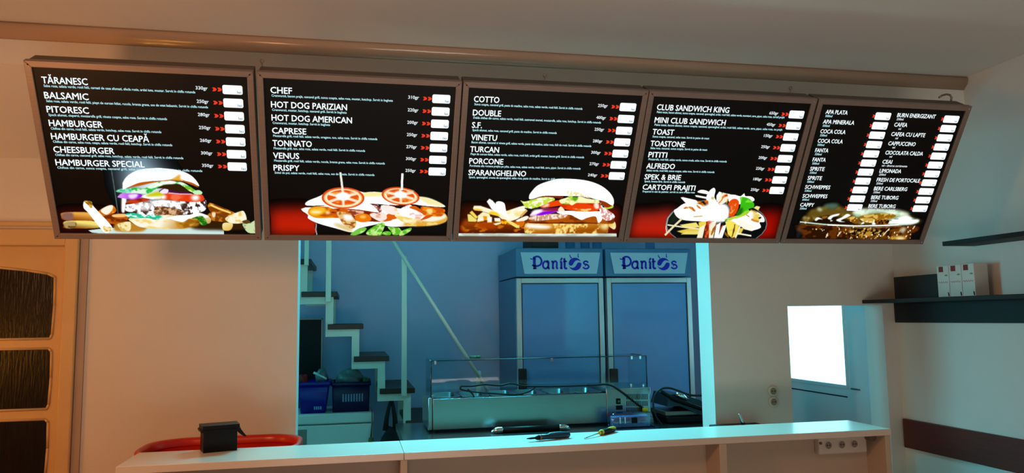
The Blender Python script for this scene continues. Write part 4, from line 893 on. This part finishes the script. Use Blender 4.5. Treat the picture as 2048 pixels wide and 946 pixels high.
for k, lab in enumerate(('white drink carton on the wall shelf next to the black box', 'middle white drink carton on the wall shelf', 'white drink carton on the wall shelf, farthest from the black box')):
    yy = ys[0] - k * (wy + .002)
    if t0: dup(t0, (XB + .04, yy - wy / 2, zs1), lab); continue
    t0 = t = thing('drink_carton', lab, 'carton', (XB + .04, yy - wy / 2, zs1), 'white drink cartons on the wall shelf')
    b = BM(); box(b, XB, XB + .08, yy - wy, yy, zs1, ztop, .0025); ob('carton_body', b, PAPER, t)
    hh = ztop - zs1
    def fr(y0, y1, v0, v1, m, n):
        b = BM(); box(b, XB - .0008, XB, yy - wy * y1, yy - wy * y0, zs1 + hh * v0, zs1 + hh * v1); ob(n, b, m, t)
    fr(.18, .56, .80, .97, PRED, 'red_seal')
    b = BM(); tube(b, [(XB - .0004, yy - wy * (.1 + .8 * q), zs1 + hh * (.47 + .025 * math.sin(q * 26))) for q in np.linspace(0, 1, 24)], .0014, 4); ob('script_line', b, PPINK, t)
    b = BM(); prism(b, [(XB - .0008, yy - wy * q, zs1 + hh * v) for q, v in ((.62, .68), (.78, .72), (.95, .69), (.8, .66))], (.0008, 0, 0)); ob('leaf_print', b, PGREEN, t)
    b = BM(); prism(b, [(XB - .0008, yy - wy * q, zs1 + hh * v) for q, v in ((.84, .16), (.93, .14), (.96, .05), (.90, .02), (.86, .06))], (.0008, 0, 0)); ob('black_mark', b, BLACK, t)
b = BM(); box(b, X1 - .02, X1, 2.3, 3.885, .843, 1.003, .004); solo('wall_rail', b, RAILW, 'red-brown wooden rub rail along the right wall', 'rail')

# ---------------------------------------------------------------- kitchen: staircase
YS = 5.32
ta, tb = atY(675, 583, YS), atY(829.5, 775, YS)
sdx, sdz = (tb.x - ta.x) / 3, (ta.z - tb.z) / 3
t = thing('staircase', 'open staircase with white zigzag stringers and dark treads', 'staircase', (tb.x - .5, 5.7, 0))
nst = 0
for k in range(-3, 5):
    xr, z = ta.x + sdx * k, ta.z - sdz * k
    if z < .08: break
    b = BM(); box(b, xr - .235, xr, YS - .02, 6.06, z - .036, z, .004); ob('tread', b, WOODD, t)
    nst += 1
def zig(y0, y1):
    b = BM()
    for k in range(-3, 5):
        xr, z = ta.x + sdx * k, ta.z - sdz * k
        if z < .08: break
        zt = z - .036
        box(b, xr - sdx - .026, xr - .076, y0, y1, zt - .048, zt)
        zn = max(0.0, z - sdz - .036 - .048)
        box(b, xr - .076, xr - .026, y0, y1, zn, zt)
    return b
ob('stringer', zig(YS, YS + .05), STAIRW, t); ob('stringer', zig(5.98, 6.03), STAIRW, t)
for (px, y0, y1, wpx) in ((613, 380, 531, 8), (656.5, 380, 604, 10), (808, 513, 792, 10)):
    a = atY(px, y0, YS - .03); c = atY(px, y1, YS - .03); hw = wpx / 2 * YS / FPX
    b = BM(); box(b, c.x - hw, c.x + hw, YS - .05, YS - .001, c.z, a.z, .002); ob('baluster_post', b, STAIRW, t)
c = atY(956, 742, YS - .03); b = BM(); box(b, c.x - .016, c.x + .016, YS - .05, YS - .02, 0, c.z, .002); ob('baluster_post', b, STAIRW, t)
r0, r1 = atY(745, 417, YS - .055), atY(985, 795, YS - .055)
b = BM(); tube(b, [r0, r1], .012, 10); ob('handrail', b, STAIRW, t)

# chest freezer under the stairs with crates on it
fz = atY(690, 826, 5.47).z; fx1 = atY(746, 840, 5.47).x
t = thing('chest_freezer', 'white chest freezer under the stairs', 'freezer', (fx1 - .5, 5.7, 0))
b = BM(); box(b, fx1 - 1.1, fx1, 5.47, 5.95, .02, fz - .075, .012); ob('cabinet', b, WHITE, t)
b = BM(); box(b, fx1 - 1.105, fx1 + .004, 5.462, 5.955, fz - .07, fz, .012); ob('lid', b, WHITE, t)
b = BM(); box(b, fx1 - .62, fx1 - .44, 5.4655, 5.470, fz - .20, fz - .10, .002); ob('control_panel', b, GREYM, t)
b = BM(); [tube(b, [(fx1 - .60 + .05 * q, 5.458, fz - .15), (fx1 - .60 + .05 * q, 5.466, fz - .15)], .007, 10) for q in range(3)]; ob('indicator', b, BLACK, t)
def crate(label, px0, px1, py_top, Y, m, taper, slots, depth=.3):
    a, c = atY(px0, py_top, Y), atY(px1, py_top, Y); x0, x1 = a.x, c.x; h = a.z - fz; tp = taper
    t = thing('storage_crate', label, 'crate', ((x0 + x1) / 2, Y + depth / 2, fz), 'blue crates on the freezer')
    b = BM(); y0, y1 = Y, Y + depth
    o = [loop(x0 + tp, x1 - tp, y0 + tp * .6, y1 - tp * .6, .012, fz, 4), loop(x0 + .004, x1 - .004, y0 + .004, y1 - .004, .014, a.z, 4), loop(x0 + .010, x1 - .010, y0 + .010, y1 - .010, .012, a.z, 4), loop(x0 + tp + .008, x1 - tp - .008, y0 + tp * .6 + .008, y1 - tp * .6 - .008, .010, fz + .008, 4)]
    skin(b, o); ob('basket', b, m, t)
    b = BM(); q = loop(x0 - .004, x1 + .004, y0 - .006, y1 + .004, .016, a.z - .024, 4); q2 = loop(x0 - .004, x1 + .004, y0 - .006, y1 + .004, .016, a.z + .002, 4)
    skin(b, [loop(x0 + .008, x1 - .008, y0 + .006, y1 - .008, .012, a.z - .024, 4), q, q2, loop(x0 + .012, x1 - .012, y0 + .012, y1 - .012, .012, a.z + .002, 4)], close=False); ob('rim', b, m, t)
    for (fx, fz0, fh) in slots:
        yy = y0 + tp * .6 * (1 - fz0) - .001
        b = BM(); box(b, x0 + (x1 - x0) * fx - .005, x0 + (x1 - x0) * fx + .005, yy - .003, yy + .004, fz + h * fz0, fz + h * (fz0 + fh), .001); ob('slot', b, mat('slot_light', (120, 150, 190), .5) if 'slot_light' not in bpy.data.materials else bpy.data.materials['slot_light'], t)
    return x0, x1, a.z
c1 = crate('bright blue crate on the freezer beside the wall opening', 592, 660, 766, 5.50, BLUEC, .03, [(.55 + .06 * q, .12, .10) for q in range(4)])
c2 = crate('dark navy crate on the freezer, the right one of the two', 663, 741, 766, 5.52, NAVYC, .008, [(.30 + .07 * q, .35, .26) for q in range(8)])
def heap(name, label, cat, m, px, py, Y, rx, ry, rz, seed, sub=3, amp=.35):
    c = atY(px, py, Y); b = BM(); blob(b, (c.x, Y, c.z), rx, ry, rz, seed, amp, sub=sub); return solo(name, b, m, label, cat)
heap('cleaning_cloth', 'red cloth heaped in the bright blue crate', 'cloth', CLOTHR, 606, 762, 5.66, .036, .06, .05, 2)
heap('plastic_bag', 'crumpled clear plastic bag in the bright blue crate', 'bag', BAGW, 643, 756, 5.68, .044, .07, .07, 9)
a, c = atY(627, 745, 5.56), atY(653, 758, 5.56); b = BM(); tube(b, [a, c], .008, 10); solo('white_stick', b, WHITE, 'white stick leaning over the bright blue crate', 'stick')
heap('plastic_bag', 'pale bag bulging out of the navy crate', 'bag', BAGW, 698, 760, 5.66, .085, .09, .075, 5)
heap('food_packet', 'small green packet at the right end of the navy crate', 'packet', GREENB, 731, 763, 5.62, .022, .05, .032, 11)
t = thing('mirror_panel', 'dark glass panel with a pale frame leaning behind the crates', 'panel', (atY(620, 700, 5.9).x, 5.88, fz))
a, c = atY(590, 640, 5.88), atY(642, 700, 5.88)
b = BM(); box(b, a.x, c.x, 5.878, 5.896, fz, a.z); ob('dark_pane', b, BLACK, t)
b = BM(); box(b, c.x, c.x + .012, 5.868, 5.90, fz, a.z + .01, .002); box(b, a.x - .012, c.x + .012, 5.868, 5.90, a.z, a.z + .01, .002); ob('frame', b, GREYM, t)
# black bag hanging from the stringer, and a cord over the freezer front
a = atY(783, 797, YS + .02)
t = thing('hanging_bag', 'black cloth bag hanging by its strap under the stairs', 'bag', (a.x, YS + .02, a.z - .48))
b = BM(); xs_ = [(0, 0), (-.018, -.06), (-.032, -.13), (-.040, -.21)]
for sgn in (1, -1): tube(b, [Vector((a.x + sgn * (x if sgn > 0 else x * .7), YS + .02, a.z + z)) for x, z in xs_], [.010, .012, .015, .020], 8)
ob('strap', b, BAGB, t)
b = BM(); blob(b, (a.x, YS + .02, a.z - .34), .075, .045, .16, 4, .2, flat=False); ob('bag_body', b, BAGB, t)
a, c = atY(744, 823, 5.45), atY(742, 874, 5.45)
t = thing('hanging_cable', 'thin cord with a plug hanging down the freezer front', 'cord', (c.x, 5.45, c.z - .03))
b = BM(); tube(b, [a + Vector((.0, .06, .004)), a, (a + c) / 2 + Vector((.003, -.004, 0)), c], .0045, 8); ob('cord', b, GREYM, t)
b = BM(); tube(b, [c, c - Vector((0, 0, .012)), c - Vector((0, 0, .035)), c - Vector((0, 0, .042))], [.008, .017, .019, .012], 12); ob('plug', b, mat('olive_plug', (112, 104, 60), .5), t)

# ---------------------------------------------------------------- kitchen: two drink fridges
YFR = 5.4
def fridge(label, px0, px1):
    a, c = atY(px0, 498, YFR), atY(px1, 498, YFR); x0, x1 = a.x, c.x; zt = atY(1116, 497, YFR).z; zd = atY(1116, 555.5, YFR).z
    t = thing('display_fridge', label, 'fridge', ((x0 + x1) / 2, YFR + .3, 0), 'tall drink fridges side by side')
    b = BM(); box(b, x0, x1, YFR, YFR + .64, .06, zd, .006); box(b, x0 + .02, x1 - .02, YFR + .02, YFR + .60, 0, .06); ob('cabinet', b, FRIDGE, t)
    b = BM(); box(b, x0, x1, YFR - .03, YFR + .64, zd + .006, zt, .008); ob('header_box', b, FRIDGE, t)
    w_ = x1 - x0; hz = zt - zd
    b = BM(); prism(b, [(x0 + w_ * u, YFR - .031, zd + hz * v) for u, v in ((.055, .85), (.965, .85), (.920, .125), (.095, .125))], (0, -.005, 0)); sg = ob('sign_panel', b, SIGNW, t)
    # lettering: a blackletter style word whose o is a swirled disc with two feelers
    k = (1220 - 1010) / 1987
    def P(u, v):   # sign units -> the sign plane
        fu, fv = (1010 + u * k - 1029) / (1203 - 1029), (480 + v * k - 555.5) / (497 - 555.5)
        return Vector((x0 + w_ * fu, YFR - .0375, zd + hz * fv))
    def smooth(p, m=5):
        q = [Vector((*v, 0)) for v in p]; o = []
        for i in range(len(q) - 1):
            p0, p1, p2, p3 = q[max(i - 1, 0)], q[i], q[i + 1], q[min(i + 2, len(q) - 1)]
            for s in range(m):
                f = s / m; o.append(.5 * (2 * p1 + (p2 - p0) * f + (2 * p0 - 5 * p1 + 4 * p2 - p3) * f * f + (3 * p1 - p0 - 3 * p2 + p3) * f ** 3))
        return o + [q[-1]]
    def stroke(b, p, wd, m=5):
        q = smooth(p, m) if m else [Vector((*v, 0)) for v in p]
        n = len(q); L_, R_ = [], []
        for i in range(n):
            d = (q[min(i + 1, n - 1)] - q[max(i - 1, 0)]).normalized(); nn = Vector((-d.y, d.x, 0))
            ww = 1.45 * (wd[0] + (wd[1] - wd[0]) * i / (n - 1) if isinstance(wd, tuple) else wd) / 2
            L_.append(b.verts.new(P(*(q[i] + nn * ww)[:2]))); R_.append(b.verts.new(P(*(q[i] - nn * ww)[:2])))
        for i in range(n - 1): b.faces.new((L_[i], L_[i + 1], R_[i + 1], R_[i]))
    glyphs = (([((530, 345), (522, 420), (530, 555)), 36], [((500, 352), (560, 322), (620, 335), (656, 400), (640, 465), (590, 497), (530, 498), (480, 482)), 24], [((448, 358), (480, 372), (530, 352)), 14], [((498, 548), (560, 540)), 18]),
              ([((775, 432), (725, 412), (690, 445), (680, 490), (700, 535), (742, 545), (782, 505)), 24], [((748, 405), (784, 425), (780, 530), (806, 548)), 26]),
              ([((838, 408), (866, 430), (866, 530), (888, 548)), 26], [((868, 440), (905, 410), (938, 432), (938, 530), (962, 546)), 25], [((845, 545), (866, 535)), 18]),
              ([((1000, 415), (1026, 432), (1026, 530), (1046, 545)), 27], [((1000, 548), (1030, 535)), 18], [((1015, 392), (1030, 362), (1046, 352)), 22]),
              ([((1078, 352), (1088, 400), (1086, 520), (1106, 546), (1132, 535)), 27], [((1060, 420), (1095, 412), (1132, 416)), 18]),
              ([((1535, 435), (1495, 408), (1450, 428), (1462, 462), (1510, 474), (1542, 508), (1522, 542), (1470, 548), (1432, 522)), 22], [((1470, 505), (1500, 470)), 12]))
    for g in glyphs:
        b = BM(); [stroke(b, p, wd) for p, wd in g]; ob('letter', b, LOGOB, sg)
    b = BM()
    arc = lambda a0, a1, m=12: [(1283 + 121 * math.cos(math.radians(q)), 463 - 121 * math.sin(math.radians(q))) for q in np.linspace(a0, a1, m)]
    up_ = arc(184, 22) + [tuple(v[:2]) for v in smooth([(1392, 412), (1345, 392), (1300, 398), (1265, 432), (1238, 478), (1200, 494), (1163, 470)])]
    lo_ = arc(192, 368, 14) + [tuple(v[:2]) for v in smooth([(1400, 446), (1366, 432), (1332, 442), (1306, 484), (1272, 522), (1228, 534), (1185, 518), (1160, 490)])]
    for pl_ in (up_, lo_): b.faces.new([b.verts.new(P(*q)) for q in pl_])
    stroke(b, ((1186, 285), (1196, 320), (1222, 352)), (8, 14)); stroke(b, ((1350, 262), (1342, 300), (1350, 338)), (8, 14)); ob('swirl_emblem', b, LOGOB, sg)
    # door
    b = BM(); f = .036; zb_ = .12
    for q in ((x0 + .004, x0 + .004 + f, zb_, zd - .004), (x1 - .004 - f, x1 - .004, zb_, zd - .004), (x0 + .004 + f, x1 - .004 - f, zd - .004 - f, zd - .004), (x0 + .004 + f, x1 - .004 - f, zb_, zb_ + f)): box(b, q[0], q[1], YFR - .032, YFR - .002, q[2], q[3], .003)
    df = ob('door_frame', b, FRAMEA, t)
    b = BM()
    x_l, x_r, z_b, z_t = x0 + .004 + f, x1 - .004 - f, zb_ + f, zd - .004 - f; e = .006
    for q in ((x_l, x_l + e, z_b, z_t), (x_r - e, x_r, z_b, z_t), (x_l, x_r, z_t - e, z_t), (x_l, x_r, z_b, z_b + e)): box(b, q[0], q[1], YFR - .031, YFR - .012, q[2], q[3])
    ob('door_gasket', b, RUBBER, df)
    h0, h1 = atY(px0 + 4, 738, YFR - .06), atY(px0 + 21, 776, YFR - .06)
    hx = max(h0.x, x0 + .006); b = BM(); box(b, hx, hx + h1.x - h0.x, YFR - .060, YFR - .031, h1.z - .05, h0.z, .006); hdl = ob('door_handle', b, RUBBER, df)
    b = BM(); box(b, x_l + e, x_r - e, YFR - .026, YFR - .016, z_b + e, z_t - e); ob('door_pane', b, FGLASS, t)
    return x0, x1, zt
f1 = fridge('left drink fridge, the one next to the staircase', 1029, 1203)
f2 = fridge('right drink fridge, the one next to the bright wall edge', 1207.5, 1377)
zt = f1[2]
b = BM(); a, c = atY(1063, 488, 5.5), atY(1117, 488, 5.5); box(b, a.x, c.x, 5.5, 5.8, zt, zt + .10, .004); solo('dark_box', b, BLACKM, 'dark box lying on top of the left drink fridge', 'box')
b0 = None
for px, lab in ((1140, 'clear bottle on the fridge tops, nearest the dark box'), (1170, 'clear bottle on the left fridge, middle one of a row'), (1194, 'bright clear bottle at the right edge of the left fridge top'), (1300, 'clear bottle standing on top of the right drink fridge')):
    a = atY(px, 492, 5.55)
    if b0: q = dup(b0, (a.x, 5.55, zt), lab); continue
    b = BM(); tube(b, [(a.x, 5.55, zt + h) for h in (0, .004, .16, .19, .22, .25)], [.030, .036, .036, .026, .013, .013], 16)
    b0 = solo('glass_bottle', b, CLEARP, lab, 'bottle', 'bottles on top of the fridges')

# ---------------------------------------------------------------- kitchen: worktop and the topping unit
WZ, YU = .95, 4.5
wl = atZ(806, 884, WZ)
t = thing('steel_worktop', 'dark steel worktop carrying the glass-topped topping unit', 'worktop', (1.2, 4.6, 0))
b = BM(); box(b, wl.x, 2.36, 4.16, 4.95, WZ - .04, WZ, .004); ob('table_top', b, STEELD, t)
for x in (wl.x + .05, 2.30):
    for y in (4.22, 4.90): b = BM(); box(b, x - .02, x + .02, y - .02, y + .02, 0, WZ - .04); ob('leg', b, STEEL, t)
b = BM(); box(b, wl.x + .05, 2.30, 4.22, 4.90, .2, .22); ob('under_shelf', b, STEELD, t)

ul, ur = atY(857, 850, YU).x, atY(1303, 840, YU).x
uz = atY(960, 795, YU).z; uz2 = atY(1250, 776, YU).z; gz = atY(1090, 718, YU).z; xm = atY(1213, 800, YU).x
t = thing('topping_unit', 'stainless refrigerated topping unit with a glass guard on the worktop', 'topping unit', ((ul + ur) / 2, YU + .19, WZ))
b = BM()
box(b, ul, ul + .022, YU, YU + .40, WZ + .012, uz + .006, .003); box(b, ul + .024, xm, YU, YU + .030, WZ + .012, uz, .004); box(b, ul + .022, xm, YU + .35, YU + .40, WZ + .012, uz, .003)
box(b, ul + .022, xm, YU + .03, YU + .35, WZ + .012, WZ + .03); box(b, xm, ur, YU, YU + .40, WZ + .012, uz2, .004)
for k in range(1, 6):
    x = ul + .022 + (xm - ul - .022) * k / 6; box(b, x - .006, x + .006, YU + .03, YU + .35, uz - .014, uz - .004)
body = ob('body', b, STEEL, t)
b = BM(); [tube(b, [(x, y, WZ), (x, y, WZ + .014)], .018, 12) for x in (ul + .05, ur - .05) for y in (YU + .05, YU + .35)]; ob('foot', b, RUBBER, t)
b = BM(); g0, g1 = YU + .045, YU + .37
box(b, ul + .024, ur - .008, g0, g0 + .005, uz + .008, gz); ob('front_glass', b, GLASS, t)
b = BM(); box(b, ul + .018, ul + .023, g0, g1, uz + .008, gz); ob('side_glass', b, GLASS, t)
b = BM(); box(b, ur - .008, ur - .003, g0, g1, uz2, gz); ob('side_glass', b, GLASS, t)
b = BM(); box(b, ul + .018, ur - .003, g0, g1 - .06, gz, gz + .005); ob('top_glass', b, GLASS, t)
b = BM(); r = .0035
for p0, p1 in (((ul + .02, g0, gz + .003), (ur - .004, g0, gz + .003)), ((ul + .02, g0, uz), (ul + .02, g0, gz)), ((ur - .004, g0, uz2), (ur - .004, g0, gz)), ((ul + .02, g0, gz + .003), (ul + .02, g1 - .06, gz + .003)), ((ur - .004, g0, gz + .003), (ur - .004, g1 - .06, gz + .003))): tube(b, [p0, p1], r, 6)
ob('glass_edge', b, GEDGE, t)
for x, lo in ((ul + .045, 0), (ul + .75, 0), (ur - .10, 0), (ur - .045, 0), (ul + .03, 1), (ur - .03, 1), (ur - .11, 1)):
    zc_ = (uz2 if x > xm else uz) if lo else gz - .018
    b = BM(); box(b, x - .006, x + .006, g0 - .006, g0 + .010, zc_, zc_ + .02, .001); ob('glass_clip', b, CHROME, t)
def onf(px, py): return atY(px, py, YU)
a, c = onf(1232, 797), onf(1241, 808); b = BM(); box(b, a.x, c.x, YU - .006, YU, c.z, a.z, .002); sw = ob('power_switch', b, BLACK, t)
b = BM(); box(b, a.x + .008, c.x - .006, YU - .008, YU - .005, c.z + .010, c.z + .022, .001); ob('rocker', b, mat('green_rocker', (20, 120, 60), .3), sw)
a, c = onf(1232, 811), onf(1245, 819); b = BM(); box(b, a.x, c.x, YU - .006, YU, c.z, a.z, .002); ob('inlet', b, BLACK, t)
b = BM()
for row, (y0, y1) in enumerate(((788, 799), (802, 812), (815, 823))):
    for k in range(14):
        a, c = onf(1253 + k * 3.1, y0), onf(1254.6 + k * 3.1, y1); box(b, a.x, c.x, YU - .0015, YU + .001, c.z, a.z)
ob('vent_slots', b, BLACK, t)
# a little tangle of green wire left on the guard glass
c = atY(950, 715, YU + .12); c.z = gz + .005
b = BM(); r = random.Random(4)
q = [Vector((c.x + .035 * math.cos(k * 1.9) * r.uniform(.4, 1.3), c.y + .02 * math.sin(k * 2.3), c.z + .006 + .010 * r.random())) for k in range(12)]
tube(b, [q[0] + (q[0] - q[1]) * .3] + q, .0045, 6)
solo('wire_tangle', b, mat('green_wire', (60, 96, 40), .5, var=.25, scale=40), 'small tangle of green wire on top of the guard glass', 'wire')
# six pans sunk into the unit
p0 = None; pw = (xm - ul - .022) / 6
for k, lab in enumerate(('first', 'second', 'third', 'fourth', 'fifth', 'sixth')):
    x0 = ul + .022 + pw * k + .010; x1 = x0 + pw - .020; lab = lab + ' steel food pan from the left in the topping unit'
    if p0: dup(p0, ((x0 + x1) / 2, YU + .19, uz - .10), lab); continue
    b = BM(); y0, y1 = YU + .036, YU + .345; z = uz + .004
    skin(b, [loop(x0 + .012, x1 - .012, y0 + .012, y1 - .012, .03, uz - .10, 6), loop(x0 + .002, x1 - .002, y0 + .002, y1 - .002, .03, z - .012, 6), loop(x0 - .007, x1 + .007, y0 - .004, y1 + .004, .034, z - .001, 6), loop(x0 - .007, x1 + .007, y0 - .004, y1 + .004, .034, z + .002, 6), loop(x0 + .005, x1 - .005, y0 + .005, y1 - .005, .03, z, 6), loop(x0 + .016, x1 - .016, y0 + .016, y1 - .016, .03, uz - .095, 6)])
    p0 = solo('food_pan', b, STEEL, lab, 'food pan', 'steel pans in the topping unit')
# cables, plastic box, grill
def path(pts, Y, dz=0): return [atY(x, y, Y) + Vector((0, 0, dz)) for x, y in pts]
def spl(p, m=6):
    o = []
    for i in range(len(p) - 1):
        a, b_, c, d = p[max(i - 1, 0)], p[i], p[i + 1], p[min(i + 2, len(p) - 1)]
        for s in range(m): f = s / m; o.append(.5 * (2 * b_ + (c - a) * f + (2 * a - 5 * b_ + 4 * c - d) * f * f + (3 * b_ - a - 3 * c + d) * f ** 3))
    return o + [p[-1]]
t = thing('power_cable', 'black cable trailing over the pans of the topping unit', 'cable', atY(1100, 790, YU + .02))
b = BM(); tube(b, spl(path(((923, 772), (945, 772), (970, 769), (1000, 771), (1022, 767), (1048, 772), (1090, 773), (1140, 772), (1190, 770), (1214, 769), (1232, 776), (1252, 790), (1272, 806), (1296, 822)), YU - .012)), .0055, 8)
tube(b, spl(path(((923, 772), (921, 778), (935, 782), (960, 785), (1000, 788), (1035, 789), (1060, 782), (1072, 773)), YU + .02)), .0050, 8); tube(b, spl(path(((935, 778), (945, 788), (948, 795)), YU - .004)), .0045, 8); ob('cord', b, RUBBER, t)
a = atY(1291, 821, YU - .04); b = BM(); box(b, a.x - .016, a.x + .012, YU - .06, YU - .025, a.z - .014, a.z + .016, .004); ob('yellow_plug', b, YELLOW, t)
YP = 4.33; a, c = atY(1223, 828, YP), atY(1313, 852, YP)
t = thing('plastic_box', 'translucent blue plastic box with a black switch on the worktop', 'box', ((a.x + c.x) / 2, YP + .05, WZ))
b = BM(); skin(b, [loop(a.x + .006, c.x - .002, YP, YP + .10, .02, WZ, 5), loop(a.x, c.x - .008, YP - .004, YP + .104, .022, WZ + .03, 5), loop(a.x + .002, c.x - .018, YP, YP + .10, .022, a.z - .004, 5), loop(a.x + .008, c.x - .026, YP + .006, YP + .094, .018, a.z, 5)]); ob('shell', b, CLEARP, t)
b = BM(); box(b, a.x + .015, c.x - .03, YP + .02, YP + .08, WZ + .002, a.z - .02, .006); ob('inner_tray', b, mat('pale_inner_tray', (130, 150, 190), .4, var=.25, scale=40), t)
s0, s1 = atY(1264, 835, YP - .008), atY(1275, 846, YP - .008); b = BM(); box(b, s0.x, s1.x, YP - .010, YP + .002, s1.z, s0.z, .002); ob('switch', b, BLACK, t)
b = BM(); [box(b, s0.x - .075 + q, s0.x - .069 + q, YP - .008, YP, s1.z, s0.z + .004, .001) for q in (0, .03)]; ob('bright_contact', b, CHROME, t)

YG = 4.42; g = lambda px, py, dy=0: atY(px, py, YG + dy)
t = thing('contact_grill', 'black contact grill with a raised lid at the right end of the worktop', 'grill', (g(1380, 850).x, YG + .15, WZ))
x0, x1 = g(1334, 845).x, 2.17
b = BM(); box(b, x0, x1, YG, YG + .30, WZ, g(1360, 832).z, .012); ob('base', b, BLACK, t)
b = BM(); pts = [g(1334, 813), g(1360, 812), g(1400, 830), g(1440, 846), g(1440, 832), g(1400, 800), g(1362, 788), g(1340, 789)]
b2 = [Vector((min(p.x, 2.2), p.y, max(p.z, WZ + .035))) for p in pts]; prism(b, b2, (0, .26, 0)); ob('lid', b, mat('dark_grill_metal', (40, 52, 60), .3, metal=.5), t)
b = BM(); tube(b, spl([g(1322, 783, -.02), g(1345, 796, -.025), g(1372, 806, -.025), g(1404, 818, -.02)]), [.012] * 7 + [.016] * 6 + [.013] * 6, 10); ob('handle', b, BLACK, t)
b = BM(); tube(b, [g(1352, 788, -.02), g(1364, 792, -.03), g(1376, 800, -.02)], [.012, .016, .010], 10); ob('chrome_hinge', b, CHROME, t)
b = BM(); box(b, x0 + .0, x1, YG + .02, YG + .28, g(1360, 832).z, g(1360, 823).z, .004); ob('lower_plate', b, GREYM, t)
b = BM(); tube(b, spl([Vector((q.x, q.y, max(q.z, WZ + .0075))) for q in [atY(x, y, YG - .05) for x, y in ((1323, 851), (1312, 834), (1307, 815), (1308, 795), (1320, 779), (1338, 776), (1358, 782), (1380, 790), (1402, 791), (1425, 789))]]), .0065, 8)
ob('cord', b, RUBBER, t)
YH = 4.36; a, c = atY(984, 861.5, YH), atY(1140, 855, YH); rr = .0175; z = WZ + rr; a.z = c.z = z; d = (c - a)
t = thing('grab_bar', 'black grab bar with curved chrome ends lying in front of the topping unit', 'handle', (a.x, YH, WZ))
b = BM(); tube(b, [a + d * .13, a + d * .86], rr, 14); ob('grip', b, BLACK, t)
for s0, s1, e in ((.13, .0, -1), (.86, 1.0, 1)):
    b = BM(); tube(b, spl([a + d * s0, a + d * (s0 + (s1 - s0) * .55), a + d * s1 - Vector((0, 0, rr * .55)) + Vector((0, .01, 0))], 5), [rr * 1.05] * 5 + [rr * .95, rr * .9, rr * .8, rr * .65, rr * .5, rr * .4], 12); ob('end_cap', b, CHROME, t)
